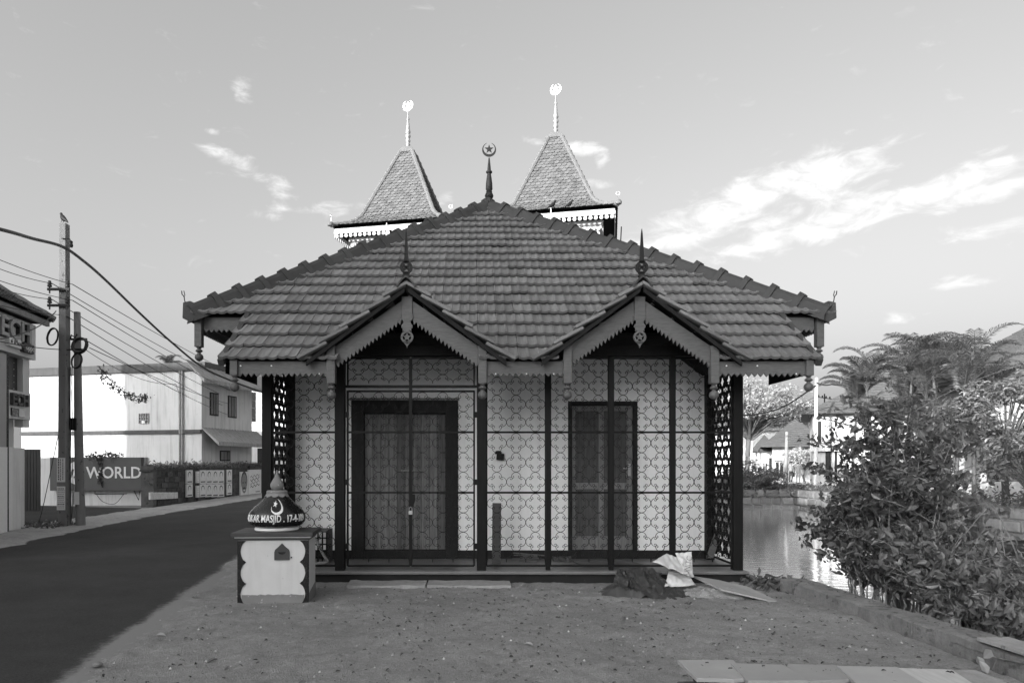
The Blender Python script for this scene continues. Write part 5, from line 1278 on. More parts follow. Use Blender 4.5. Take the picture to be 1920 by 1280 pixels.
def house(name, x0, x1, y0, y1, h, label, roof='hip', rh=2.2, mat=None, eave=.5, wins=(), rmat=None, courses=14, inset=None, rot=None):
    e = thing(name, (x0, y0, 0), label, 'house')
    rot = math.atan2(x0, y0)*.95 if rot is None else rot
    HM = Matrix.Translation((x0, y0, 0)) @ Matrix.Rotation(-rot, 4, 'Z') @ Matrix.Translation((-x0, -y0, 0))
    MB().box(x0, x1, y0, y1, -.1, h).build('wall', mat or m_white, e, M=HM)
    if roof == 'hip':
        a, b_, c, d = (x0-eave, y0-eave, h), (x1+eave, y0-eave, h), (x1+eave, y1+eave, h), (x0-eave, y1+eave, h)
        ins = inset or min((x1-x0)/2, (y1-y0)/2)
        r0, r1 = Vector((x0+ins, (y0+y1)/2, h+rh)), Vector((x1-ins, (y0+y1)/2, h+rh))
        rf = MB().add([a, b_, c, d, r0, r1], [(0,1,5,4), (1,2,5), (2,3,4,5), (3,0,4), (3,2,1,0)]); ro = rf.build('roof', rmat or m_tile2, e, M=HM)
        A_, B_ = Vector(a), Vector(b_); C_, D_ = Vector(c), Vector(d)
        for k in range(courses):                     # tile courses: stepped, uneven
            u = (k+.5)/courses; lift = Vector((0, 0, .05))
            for P, Q, R0, R1 in ((A_, B_, r0, r1), (D_, A_, r0, r0)):
                p, q = P.lerp(R0, u) + lift, Q.lerp(R1, u) + lift; p2, q2 = P.lerp(R0, u + .9/courses) + lift*.4, Q.lerp(R1, u + .9/courses) + lift*.4
                MB().prism([p, q, q2, p2], (0, 0, -.05)).build('tile_course', rmat or m_tile2, ro, M=HM)
    else:
        MB().box(x0-eave, x1+eave, y0-eave, y1+eave, h, h+.25).build('roof', m_conc, e, M=HM)
    for (wx0, wx1, z0, z1, kind) in wins:
        if kind == 'door': MB().box(wx0, wx1, y0-.04, y0+.02, z0, z1).build('door', m_doorw, e, M=HM)
        elif kind == 'band': MB().box(wx0, wx1, y0-.35, y0, z0, z1).build('sign_band', m_white2, e, M=HM)
        elif kind == 'awning': MB().prism([(wx0, y0, z1), (wx1, y0, z1), (wx1, y0-1.2, z0), (wx0, y0-1.2, z0)], (0, 0, .06)).build('awning', m_sheet, e, M=HM)
        else:
            f = MB().box(wx0, wx1, y0-.06, y0+.02, z0, z1).build('window', m_white2 if kind == 'w' else m_doorf, e, M=HM)
            n = 2 if kind == 'w' else 1; ww_ = (wx1-wx0-.08)/n
            for q in range(n): MB().box(wx0+.06+q*ww_, wx0+q*ww_+ww_, y0-.075, y0-.055, z0+.08, z1-.08).build('pane', m_glass, f, M=HM)
    return e
def wrow(pxs, y0p, y1p, Y, kind='w'): return [(gx(a, Y), gx(b_, Y), gz(y1p, Y), gz(y0p, Y), kind) for a, b_ in pxs]
YH = 47
house('corner_building', gx(1524, YH), gx(1900, YH), YH + .0, YH + 9, gz(777, YH), 'white two storey corner house with hipped tile roof and tall windows', rh=3.0, eave=.7, inset=4.5,
      wins=wrow(((1541, 1548), (1550, 1557), (1559, 1566), (1568, 1575)), 790, 819, YH) + wrow(((1531, 1538),), 790, 830, YH, 'd') + wrow(((1545, 1554), (1560, 1564)), 846, 898, YH, 'd') + [(gx(1519, YH), gx(1585, YH), gz(846, YH), gz(831, YH), 'band')])
YH = 60
house('low_shop', gx(1448, YH), gx(1532, YH), YH, YH + 7, gz(838, YH), 'low white shop with sloping tile roof across the water', rh=2.6, eave=1.0,
      wins=wrow(((1454, 1459), (1461, 1467), (1480, 1486)), 866, 893, YH, 'd') + [(gx(1450, YH), gx(1489, YH), gz(863, YH), gz(853, YH), 'band')])
house('low_shop', gx(1420, 62), gx(1447, 62), 62, 68, gz(846, 62), 'small dark fronted stall with tiled roof left of the low shop', rh=1.6, eave=.6, mat=m_white2, wins=wrow(((1440, 1447),), 858, 894, 62, 'd') + wrow(((1429, 1438),), 866, 893, 62, 'w'))
YH = 80
house('pale_block', gx(1372, YH), gx(1478, YH), YH, YH + 10, gz(808, YH), 'pale flat roofed block behind the big tree', roof='flat', mat=m_white2, wins=wrow(((1417, 1429), (1449, 1458)), 829, 842, YH, 'd') + [(gx(1390, YH), gx(1430, YH), gz(872, YH), gz(863, YH), 'awning')])
house('pale_block', 8, gx(1370, 84), 84, 95, 5, 'long pale block far behind the pavilion', roof='hip', mat=m_white2)
YH = 29
house('bank_house', gx(1832, YH), gx(2400, YH), YH, YH + 4.5, gz(730, YH), 'old house with steep tile roof at the right edge', rh=4.3, eave=.6, courses=20, inset=6.2, rot=.0001,
      wins=wrow(((1884, 1903), (1906, 1925)), 858, 905, YH, 'd') + wrow(((1850, 1880),), 858, 905, YH, 'd'))
sh = thing('roller_shutter', at(1890, 905, YH - .1), 'ribbed grey roller shutter of the house at the right edge', 'shutter')
for k in range(14): MB().box(gx(1884, YH), gx(1926, YH), YH - .13, YH - .10, gz(905, YH) + k*.075, gz(905, YH) + k*.075 + .066).build('slat', m_conc, sh)
ps = MB().box(gx(1894, YH-1), gx(1899, YH-1), YH - 1.1, YH - 1.0, 0, gz(846, YH)); tag(ps.build('verandah_post', m_conc), 'slim concrete post before the roller shutter', 'post')
lw = MB().box(gx(1850, 27), 32, 27, 27.3, -.1, gz(903, 27)); tag(lw.build('garden_wall', m_white2, bevel=.03), 'low pale wall below the house at the right edge', 'wall')
# ---- poles across the canal
for px, y0, y1, Y, r0, lab, m_ in ((1531, 708, 912, 43.5, .125, 'tall white tubular pole across the canal', m_lett), (1475.5, 809, 905, 50, .16, 'short thick grey pole on the far road', m_conc), (1410, 826, 880, 60, .10, 'thin pale pole below the big tree', m_lett)):
    p_ = MB(); p_.tube([at(px - 2, y1 + 3, Y), at(px, y0, Y)], [r0, r0*.72], 10); tag(p_.build('street_pole', m_, smooth=40), lab, 'pole')
wire('far_cable', smooth_path([at(1390, 778, 47), at(1420, 776, 46), at(1470, 762, 45), at(1531, 722, 43.4)], 6), .05, 'sagging black cable left of the white pole', 0, '')
wire('far_cable', [at(1531, 717, 43.4), at(1560, 720, 40), at(1640, 720, 36)], .045, 'black cable running right from the white pole', .1, '')
for i in range(4): wire('far_wire', [at(1532, 742 + i*6, 43.5), at(1380, 800 + i*9, 75)], .014, '%s thin wire between the white pole and the big tree' % ['first', 'second', 'third', 'fourth'][i], .3, 'far thin wires')
cb_ = thing('crossarm_post', at(1545, 870, 50), 'distant wooden crossarm with four insulators above the corner house', 'pole')
MB().tube([at(1546, 870, 50), at(1546, 738, 50)], .05, 6).build('shaft', m_iron, cb_); MB().tube([at(1533, 744, 50), at(1560, 748, 50)], .03, 5).build('crossarm', m_iron, cb_)
for q in range(4): MB().lathe([(.05, 0), (.06, .12), (.03, .2)], at(1535 + q*7, 745 + q*1, 50), 6).build('insulator', m_iron, cb_)

# ---- two people on the far pavement
def person(p, h, label, cloth_top, cloth_low, rz, lean=0):
    e = thing('person', p, label, 'person')
    k = h/1.7
    J = dict(pel=(0,0,.95), wst=(0,0,1.1), ch=(0,.01,1.3), nk=(0,0,1.46), hd=(0,-.01,1.58), hd2=(0,-.01,1.68), lh=(-.09,0,.9), lk=(-.10,-.02,.5), la=(-.10,.02,.08), lt=(-.10,-.14,.03), rh=(.09,0,.9), rk=(.11,-.05,.5), ra=(.11,.05,.08), rt=(.12,-.1,.03),
             ls=(-.19,0,1.38), le=(-.25,.0,1.1), lw=(-.2,-.14,.98), rs=(.19,0,1.38), re=(.25,.02,1.1), rw=(.27,-.06,.86))
    rad = dict(pel=.14, wst=.125, ch=.14, nk=.055, hd=.09, hd2=.075, lh=.09, lk=.06, la=.042, lt=.035, rh=.09, rk=.06, ra=.042, rt=.035, ls=.06, le=.045, lw=.032, rs=.06, re=.045, rw=.032)
    E = [('pel','wst'),('wst','ch'),('ch','nk'),('nk','hd'),('hd','hd2'),('pel','lh'),('lh','lk'),('lk','la'),('la','lt'),('pel','rh'),('rh','rk'),('rk','ra'),('ra','rt'),('ch','ls'),('ls','le'),('le','lw'),('ch','rs'),('rs','re'),('re','rw')]
    nm_ = list(J); me = bpy.data.meshes.new('body'); me.from_pydata([tuple(c*k for c in J[n]) for n in nm_], [(nm_.index(a), nm_.index(b_)) for a, b_ in E], [])
    o = bpy.data.objects.new('body', me); COL.objects.link(o); sk = o.modifiers.new('skin', 'SKIN'); ss = o.modifiers.new('sub', 'SUBSURF'); ss.levels = 2; ss.render_levels = 2
    for i, n in enumerate(nm_):
        v = me.skin_vertices[0].data[i]; v.radius = (rad[n]*k, rad[n]*k); v.use_root = (n == 'pel')
    dg = bpy.context.evaluated_depsgraph_get(); m2 = bpy.data.meshes.new_from_object(o.evaluated_get(dg)); bpy.data.objects.remove(o)
    Mx = Matrix.Translation(p) @ Matrix.Rotation(rz, 4, 'Z'); m2.transform(Mx)
    m2.materials.clear()
    for m_ in (m_skin, cloth_top, cloth_low): m2.materials.append(m_)
    for f in m2.polygons:
        z = (f.center.z - p.z)/k; dx = math.hypot(f.center.x - p.x, f.center.y - p.y)/k
        f.material_index = 2 if .12 < z < .98 and dx < .22 else (1 if z > .98 and z < 1.47 and not (dx > .21 and z < 1.12) else 0)
    b_ = link(m2, 'body', None, e, smooth=80)
    hr_ = MB().lathe([(.03, .10), (.075, .085), (.10, .04), (.102, -.01), (.085, -.05)][::-1], (0, .012, 1.66), 14); hr_.v = [tuple(Vector(v)*k) for v in hr_.v]; hr_.build('hair', m_crow, e, M=Mx, smooth=80)
YP = 54
person(at(1482.5, 868, YP).xy.to_3d() + Vector((0, 0, -.0)), 1.68, 'person in pale top and dark lower garment beside the grey pole', m_cloth1, m_cloth2, R(15))
person(at(1496.5, 868, YP).xy.to_3d() + Vector((0, 0, -.0)), 1.62, 'person in mid grey clothes standing right of the other', M_('grey cloth', .12, .9, .1, 8, .2, 60), M_('grey cloth', .12), R(-25))

# ---- boat on the canal
bt = thing('canoe', (14.6, 18.4, WZ), 'long dark wooden canoe moored on the water', 'boat')
m_boat = M_('tarred boat wood', .02, .45, .4, 4, .2, 20, stretch=(.5, 3, 3), spec=.4)
hl = MB(); n = 24; L = 7.6; sec_n = 9; vs = []
for i in range(n+1):
    u = -1 + 2*i/n; w_ = .52*(1 - abs(u)**3.2) + .02; sheer = .16*u*u + (.25*max(0, abs(u)-.85)/.15*.5)
    for j in range(sec_n):
        a = math.pi*j/(sec_n-1); vs.append((u*L/2, -w_*math.cos(a), -.12*math.sin(a)*(1-.5*u*u) + .30*abs(math.cos(a)) ** 1.5 + sheer))
hl.add(vs, [(i*sec_n+j, (i+1)*sec_n+j, (i+1)*sec_n+j+1, i*sec_n+j+1) for i in range(n) for j in range(sec_n-1)])
BTM = Matrix.Translation((14.6, 18.6, WZ + .02)) @ Matrix.Rotation(R(-8), 4, 'Z')
ho = hl.build('hull', m_boat, bt, M=BTM, fix=False, smooth=50); ho.modifiers.new('solid', 'SOLIDIFY').thickness = .035
for s in (-1, 1): MB().tube([(u*L/2, s*(.52*(1-abs(u)**3.2)+.03), .31 + .16*u*u + .125*max(0, abs(u)-.85)/.15) for u in np.linspace(-.98, .98, 20)], .035, 6).build('gunwale', m_boat, bt, M=BTM)
for u in (-.45, .1, .55): MB().box(u*L/2 - .1, u*L/2 + .1, -.48, .48, .22, .26).build('thwart', m_wood3, bt, M=BTM)
pf = thing('mooring_frame', at(1850, 1000, 20.5), 'small timber frame standing in the water behind the canoe', 'frame')
MB().tube([at(1817, 1012, 20.5), at(1817, 990, 20.5), at(1857, 988, 20.5), at(1857, 1016, 20.5)], .05, 6).build('frame', m_boat, pf)
# ================================================================== VEGETATION
def rvec(): 
    v = rng.normal(size=3); return Vector(v / np.linalg.norm(v))
m_cane = M_('pale cane', .2, .9, .3, 8, .3, 30)
def stem_shrub(name, label, base_f, n_stems, hgt, spread, leaf, per, mat, lean=(0, 0), group=None, stem_r=.009, side=True, aspect=.48):
    """leafy stems: every stem its curve, alternate leaves and side twigs"""
    bs = [base_f() for _ in range(n_stems)]; c0 = sum(bs, Vector()) / n_stems
    e = thing(name, c0, label, 'plant', group); stems = MB(); C, Nn, Sz = [], [], []
    for b_ in bs:
        h = hgt*random.uniform(.45, 1.0); a = random.uniform(0, 2*math.pi); sp = spread*random.uniform(.2, 1)
        d = Vector((math.cos(a)*sp + lean[0], math.sin(a)*sp + lean[1], 0)); P = []
        m = 9
        for i in range(m+1):
            u = i/m; P.append(b_ + d*(u**1.6) + Vector((0, 0, h*(u - .18*u*u*u))) + Vector((random.gauss(0, .015), random.gauss(0, .015), 0)))
        stems.tube(P, [stem_r*(1.15 - u_) for u_ in np.linspace(0, 1, m+1)], 5, caps=False)
        paths = [P]
        if side:
            for _ in range(3):
                i0 = random.randint(2, m-2); q = P[i0]; a2 = random.uniform(0, 2*math.pi); L = h*random.uniform(.15, .35)
                tw = [q + Vector((math.cos(a2)*L*u, math.sin(a2)*L*u, L*(.7*u - .25*u*u))) for u in np.linspace(0, 1, 5)]; stems.tube(tw, stem_r*.5, 4, caps=False); paths.append(tw)
        for pth in paths:
            k = int(per*(1 if pth is P else .45)); cl = [random.uniform(.15, 1) ** .8 for _ in range(6 if pth is P else 3)] + [.98]
            for _ in range(k):
                u = max(.08, min(1, random.choice(cl) + random.gauss(0, .035))); f = u*(len(pth)-1); i = min(int(f), len(pth)-2); q = pth[i].lerp(pth[i+1], f - i)
                o_ = rvec()*leaf*random.uniform(.4, 1.1); C.append(q + o_); nv = Vector((o_.x*.6, o_.y*.6 - .25, abs(o_.z)*.5 + leaf*.45)).normalized() + rvec()*.7; Nn.append(nv); Sz.append(leaf*random.choice((.45, .6, .8, 1, 1.15, 1.5)))
    stems.build('stem', m_cane, e, fix=False, smooth=60)
    link_leaves('foliage', leaf_cloud([tuple(c) for c in C], [tuple(v) for v in Nn], Sz, droop=.35, aspect=aspect), mat, e)
    return e
def in_ellipse(x, y, rx, ry, zf):
    def f():
        a, r_ = random.uniform(0, 2*math.pi), math.sqrt(random.random()); X, Y = x + rx*r_*math.cos(a), y + ry*r_*math.sin(a); return Vector((X, Y, zf(X, Y)))
    return f
zb = lambda x, y: max(WZ - .1, z_bank(x, y)) - .02
stem_shrub('leafy_shrub', 'tall broad leaved shrub rising beside the water nearest the pavilion', in_ellipse(5.4, 8.6, .3, .4, zb), 26, 3.5, .42, .092, 58, m_leaf_a, stem_r=.011)
stem_shrub('leafy_shrub', 'tall dense shrub in the middle of the bank thicket', in_ellipse(5.8, 8.7, .3, .4, zb), 32, 3.6, .42, .085, 66, m_leaf_b, stem_r=.011)
stem_shrub('leafy_shrub', 'fine leaved shrub rising through the middle of the thicket', in_ellipse(5.6, 8.9, .3, .4, zb), 18, 3.9, .45, .062, 80, m_leaf_g, aspect=.36)
stem_shrub('leafy_shrub', 'loose twiggy shrub reaching over the far end of the kerb', in_ellipse(4.85, 8.15, .25, .3, zb), 13, 1.45, .45, .08, 36, m_leaf_a, lean=(-.02, 0))
stem_shrub('leafy_shrub', 'thin open shrub between the water and the tall shrubs', in_ellipse(5.1, 8.9, .2, .3, zb), 11, 3.2, .5, .085, 40, m_leaf_a)
stem_shrub('bank_weeds', 'low leafy weeds crowding the kerb in its middle', in_ellipse(5.05, 7.1, .45, .55, zb), 46, 1.25, .4, .085, 34, m_leaf_b)
stem_shrub('bank_weeds', 'low leafy weeds behind the nearest kerb blocks', in_ellipse(5.1, 6.0, .45, .6, zb), 46, .9, .35, .08, 30, m_leaf_b)
stem_shrub('bank_weeds', 'trailing weeds spreading down to the water', in_ellipse(5.8, 6.9, .45, .8, zb), 50, 1.25, .45, .085, 32, m_leaf_g, aspect=.34)
stem_shrub('bank_weeds', 'young weeds at the lower right corner', in_ellipse(4.75, 4.9, .2, .5, zb), 14, .5, .2, .075, 20, m_leaf_a)
# long bare canes crossing the thicket
for i in range(9):
    a = Vector((random.uniform(5, 6.2), random.uniform(7.0, 8.0), random.uniform(-.2, .3))); d = Vector((random.uniform(-.9, 1.1), random.uniform(-.3, .1), random.uniform(.5, 1.3)))
    mb = MB(); mb.tube([a + d*u + Vector((0, 0, -.25*u*u)) for u in np.linspace(0, 1, 9)], [.009*(1.2 - u) for u in np.linspace(0, 1, 9)], 5)
    tag(mb.build('bare_cane', m_cane, smooth=60), ['first', 'second', 'third', 'fourth', 'fifth', 'sixth', 'seventh', 'eighth', 'ninth'][i] + ' bare cane leaning out of the bank thicket', 'twig', 'bare canes in the thicket')
# pale climbing seedling on the kerb
sd_ = thing('seedling', at(1865, 1240, 5.3), 'pale young creeper with three big leaves hanging over the kerb', 'plant')
sp0 = [at(1862, 1255, 5.2), at(1868, 1235, 5.25), at(1880, 1222, 5.3)]; MB().tube(smooth_path(sp0, 5), .004, 5).build('stem', m_bark, sd_)
me = leaf_cloud([tuple(at(1852, 1225, 5.2)), tuple(at(1838, 1240, 5.2)), tuple(at(1845, 1250, 5.15)), tuple(at(1800, 1253, 5.2))], [(0.1,-.8,.6), (-.2,-.8,.5), (0,-.9,.3), (.2,-.3,.9)], [.10, .09, .10, .12], droop=.3, aspect=.7); link_leaves('foliage', me, leaf_mat('pale leaf', .2), sd_)

# ---- palms on the right bank
def palm(base_, h, n_f, L, label, group, r=.07, seed=0, mat=None, lean=None, nl=64, ll=.5):
    e = thing('palm_tree', base_, label, 'palm', group); rs = random.Random(seed)
    ln = lean or Vector((rs.uniform(-.4, .4), rs.uniform(-.3, .3), 0)); top = base_ + ln + Vector((0, 0, h))
    MB().tube([base_ + ln*(u*u) + Vector((0, 0, h*u)) for u in np.linspace(0, 1, 8)], [r*(1.2 - .45*u) for u in np.linspace(0, 1, 8)], 8).build('trunk', m_bark, e, smooth=60)
    for k in range(n_f):
        a = 2*math.pi*k/n_f + rs.uniform(-.35, .35); el_ = rs.uniform(.8, 1.55); l = L*rs.uniform(.8, 1.15); hd_ = Vector((math.cos(a), math.sin(a), 0)); sd__ = Vector((-math.sin(a), math.cos(a), 0))
        m = 14; P = []; p = top.copy(); ang = el_ + .25
        for i in range(m+1):
            P.append(p.copy()); p = p + (hd_*math.cos(ang) + Vector((0, 0, math.sin(ang))))*(l/m); ang -= (.75 + el_*1.15)/m*1.05*(.4 + 1.2*i/m)
        mb = MB(); mb.tube(P, [.018*(1.1 - u) for u in np.linspace(0, 1, m+1)], 4, caps=False)
        for i in range(nl):
            u = .1 + .9*i/nl; f = u*m; j = min(int(f), m-1); q = P[j].lerp(P[j+1], f-j); t_ = (P[j+1]-P[j]).normalized(); up = sd__.cross(t_).normalized(); up = up if up.z > 0 else -up
            wl = ll*(math.sin(math.pi*min(1, .12 + u*.9)) ** .6)
            for s in (-1, 1):
                d1 = (sd__*s*.75 + t_*.6 + up*.45 + rvec()*.12).normalized(); d2 = (sd__*s*.6 + t_*.5 + Vector((0, 0, -.45)) + rvec()*.15).normalized(); w_ = t_*.012*max(1, ll/.45)
                A, B_, C_ = q, q + d1*wl*.55, q + d1*wl*.55 + d2*wl*.5
                mb.add([A - w_*.5, A + w_*.5, B_ - w_, B_ + w_, C_], [(0,1,3,2), (2,3,4)])
        mb.build('frond', mat or m_leaf_p, e, fix=False)
    return e
pk = [(1598, 768, 24.8, 1.9, 'leftmost'), (1638, 742, 25.5, 2.1, 'second'), (1676, 772, 26, 2.0, 'third'), (1702, 722, 26.5, 2.3, 'fourth'), (1736, 758, 25.5, 2.1, 'fifth'), (1762, 712, 27, 2.3, 'sixth'), (1792, 752, 25.5, 2.1, 'seventh'), (1826, 722, 27, 2.3, 'eighth'), (1856, 760, 26.5, 2.0, 'ninth'), (1658, 822, 25, 1.8, 'lower left'), (1718, 832, 25, 1.8, 'lower middle'), (1782, 824, 25, 1.8, 'lower right')]
for i, (px, py, Y, L, nm_) in enumerate(pk):
    Y = max(Y, (XR + .6)*FPX/(px - PX0)) + .4*(i % 3); q = at(px, py - 8, Y); sc = Y/27
    palm(Vector((q.x, Y, 0)), max(1.5, q.z), 11 + i % 3, L*sc*1.25, '%s arching palm of the clump on the right bank' % nm_, 'palm clump on the right bank', seed=20 + i, ll=.5*sc)
# ---- trees with branching limbs and leaf clumps
def tree(name, base_, h, rx, rz, n_clump, per, leaf, mat, label, trunk_r=.2, group=None, clump=.8, low=.35, seed=1):
    rs = random.Random(seed); e = thing(name, base_, label, 'tree', group); tk = MB()
    top = base_ + Vector((0, 0, h)); cc = base_ + Vector((0, 0, h + rz*.55))
    tk.tube([base_, base_ + Vector((rs.uniform(-.1, .1), 0, h*.5)), top, cc], [trunk_r*1.3, trunk_r, trunk_r*.8, trunk_r*.3], 8)
    C, Nn, Sz = [], [], []
    for k in range(n_clump):
        a = rs.uniform(0, 2*math.pi); ct_ = rs.uniform(-low, 1); st_ = math.sqrt(max(0, 1 - ct_*ct_)); r_ = rs.uniform(.55, 1.0)
        q = cc + Vector((rx*st_*math.cos(a)*r_, rx*st_*math.sin(a)*r_, rz*ct_*r_*(.95 if ct_ > 0 else .8)))
        mid = top.lerp(q, .5) + Vector((0, 0, rz*.12)); tk.tube([top + Vector((0, 0, rs.uniform(-.2*h, .25*rz))), mid, q], [trunk_r*.35, trunk_r*.2, trunk_r*.07], 5, caps=False)
        cs_ = clump*rs.uniform(.6, 1.3)
        for _ in range(per):
            v = rvec()*cs_*random.random() ** .5; v.z *= .6; C.append(q + v); Nn.append(v.normalized()*.5 + Vector((0, 0, .7)) + rvec()*.6); Sz.append(leaf*random.uniform(.6, 1.3))
    tk.build('trunk', m_bark, e, fix=False, smooth=60)
    link_leaves('crown', leaf_cloud([tuple(c) for c in C], [tuple(v) for v in Nn], Sz, aspect=.5), mat, e); return e
tree('leafy_tree', Vector((19.9, 25.3, 0)), 2.0, 2.3, 2.0, 74, 75, .18, leaf_mat('glossy leaf', .17, .6, .3, .4), 'glossy leaved tree in front of the house at the right edge', .12, clump=.55, low=.75, seed=3)
tree('leafy_tree', Vector((18.9, 23.2, 0)), .9, 1.6, 1.2, 36, 70, .17, m_leaf_b, 'lower leafy tree at the foot of the right bank palms', .09, clump=.5, low=.8, seed=5)
tree('rain_tree', Vector((gx(1405, 68), 68, 0)), 4.6, 5.6, 3.6, 130, 46, .30, m_leaf_t, 'big pale airy tree above the far houses', .35, clump=1.0, low=.25, seed=8)
tree('rain_tree', Vector((gx(1500, 95), 95, 0)), 5.0, 4.0, 3.2, 60, 60, .4, m_leaf_b, 'round dark tree behind the low shop', .3, clump=1.1, seed=9)
tree('bank_bush', Vector((gx(1405, 40), 40.0, 0)), .3, 1.7, .95, 50, 70, .15, m_leaf_g, 'dense bush on the far quay just right of the pavilion', .08, clump=.5, low=.9, seed=12)
tree('bank_bush', Vector((gx(1440, 39.8), 39.8, 0)), .2, 1.0, .6, 26, 60, .14, m_leaf_g, 'smaller bush hanging over the far quay', .06, clump=.45, low=.95, seed=13)
tree('bougainvillea', Vector((gx(1508, 56), 56, 0)), 1.1, 1.7, 1.3, 36, 50, .2, leaf_mat('pale blossom', .5, .3), 'pale flowering bush before the low shop', .08, clump=.6, seed=14)
tree('garden_tree', Vector((-17.5, 62, 0)), 6, 4, 3, 50, 50, .4, m_leaf_b, 'dark tree far behind the white building', .3, clump=1.1, seed=15)
palm(Vector((gx(1475, 110), 110, 0)), 9.0, 12, 3.4, 'small far palm above the low shop roofs', 'far coconut palms', r=.2, seed=3, ll=.7)
palm(Vector((gx(322, 75), 75, 0)), 11.6, 12, 2.6, 'palm crown peeping over the white building roof', 'far coconut palms', r=.2, seed=4, ll=.6)
# far mass of trees closing the view
def belt(name, x0, x1, y, hmax, n, label, seed):
    rs = random.Random(seed); e_c, e_n, e_s = [], [], []
    for _ in range(n):
        x = rs.uniform(x0, x1); hh = hmax*(.55 + .45*mn.noise(Vector((x*.12, seed, 0))) + .2*mn.noise(Vector((x*.5, seed, 5)))); q = rs.random() ** .7
        e_c.append((x, y + rs.uniform(-2, 2), max(.1, hh*q))); e_n.append((rs.gauss(0, .6), -.5, .8)); e_s.append(rs.uniform(.5, 1.1))
    o = link(leaf_cloud(e_c, e_n, e_s), name, m_leaf_b); tag(o, label, None, None, 'stuff')
belt('far_trees', 6, 90, 125, 8, 5200, 'far belt of trees beyond the canal houses', 3); belt('far_trees', -70, 6, 120, 7, 3600, 'far belt of trees beyond the road', 4)
# weeds on the right bank slope and along the quays
def cover(name, label, xs, ys, z, n, size, hh, mat):
    cs = [(random.uniform(*xs), random.uniform(*ys), z + abs(random.gauss(0, hh))) for _ in range(n)]
    cs = [(x, y, zz*(.6 + .8*max(0, mn.noise(Vector((x*.8, y*.8, 1))) + .4)) if zz > 0 else zz) for x, y, zz in cs]
    o = link(leaf_cloud(cs, rng.normal(size=(n, 3)) + np.array([0, 0, .8]), rng.uniform(size*.6, size*1.3, n), aspect=.35), name, mat); tag(o, label, None, None, 'stuff')
cover('ground_cover', 'sunlit weeds covering the right bank of the canal', (XR - .25, XR + 4.5), (14, 30), .0, 6500, .16, .28, m_leaf_g)
cover('ground_cover', 'weeds along the top of the far quay', (XB + 2, XR + 3), (38.7, 41.5), .05, 4200, .17, .22, m_leaf_g)
cover('ground_cover', 'creepers hanging down the far quay stones', (XB + 6, XR), (38.85, 38.98), -.35, 900, .15, .22, m_leaf_g)
cover('ground_cover', 'scraps of weed round the foot of the poles', (-11.4, -9.9), (16.2, 17.6), .02, 420, .10, .05, m_leaf_a)

# ================================================================== FOREGROUND THINGS
# ---- low brick wall topped with loose stone slabs
bw_ = thing('low_brick_wall', (2.4, 4.4, 0), 'low rough brick wall under loose slabs at the bottom edge', 'wall')
MB().box(1.52, 3.4, 4.30, 4.58, -.1, .215).build('wall_core', m_conc, bw_)
for r_ in range(3):
    for i in range(9):
        a = 1.5 + i*.215 - .1*(r_ % 2); MB().box(a, a + .2, 4.26 + random.uniform(-.02, .02), 4.6 + random.uniform(-.02, .02), r_*.075 - .01, r_*.075 + .058).build('brick', m_stone, bw_, bevel=.008)
m_slab = M_('smooth cement slab', .30, .75, .15, 3, .1, 60, rnd=.15, spots=(16, .72, .45))
m_slabw = M_('pale grained slab', .42, .7, .25, 4, .1, 40, stretch=(8, 1, 1), spots=(14, .72, .6))
sx_ = [(1270, 1236, 1375, 1236, 1402, 1270, 1306, 1270), (1371, 1242, 1470, 1245, 1517, 1275, 1402, 1275), (1468, 1243, 1571, 1246, 1612, 1268, 1515, 1276), (1569, 1247, 1681, 1249, 1738, 1283, 1606, 1279), (1683, 1251, 1785, 1254, 1836, 1288, 1736, 1283)]
for i, c in enumerate(sx_):
    zt = .262 + .012*(i % 2); P_ = []
    for j in range(4):
        Yq = (CAMH - zt)*FPX/(c[2*j+1] - PY0); P_.append(Vector((gx(c[2*j], Yq), Yq, zt)))
    if i in (0, 2): P_.insert(3, (P_[2]*.72 + P_[3]*.28) + Vector((0, -.02, 0)))
    sl = MB().prism(P_, (0, 0, -.026)); tag(sl.build('stone_slab', m_slabw if i == 4 else m_slab, bevel=.003), ['leftmost grey slab with a chipped corner', 'second grey slab from the left', 'middle grey slab with a broken front corner', 'fourth grey slab from the left', 'rightmost pale grained slab'][i] + ' on the low brick wall', 'slab', 'loose slabs on the low wall')
# ---- junk heap at the pavilion's right
def mound(name, x0, x1, y0, y1, zf, mat, label, cat, dx=.02, smooth=70, kind=None):
    return tag(grid_sheet(x0, x1, y0, y1, dx, dx, zf).build(name, mat, fix=False, smooth=smooth), label, cat, None, kind)
def z_sheet(x, y):
    e = ((x - 2.22)/.68)**2 + ((y - 8.40)/.52)**2 + .35*fbm(x, y, 2.2, 3); h = max(0, min(1, 1 - e)) ** .45
    wx, wy = x + .10*mn.noise(Vector((x*3, y*3, 1))), y + .10*mn.noise(Vector((x*3, y*3, 4)))
    rdg = abs(mn.noise(Vector((wx*3.6, wy*2.8, 2.)))) ; r2 = abs(mn.noise(Vector((wx*8, wy*7, 7)))); r3 = abs(mn.noise(Vector((wx*19, wy*15, 9))))
    sh = (.40 if x < 2.05 else max(.05, .40 - .36*(x - 2.05)/.55))
    fold = 1 - abs(math.sin(5.5*(wx*1.0 + wy*.55) + 2.2*mn.noise(Vector((x*2.1, y*2.1, 3)))))
    fold2 = 1 - abs(math.sin(11*(wx*.35 - wy) + 3*mn.noise(Vector((x*3, y*3, 8)))))
    return -.05 + h*(sh*(.55 + .35*fold**2 - .35*rdg) + .06*fold2**3 - .05*r2 - .02*r3 + .05)
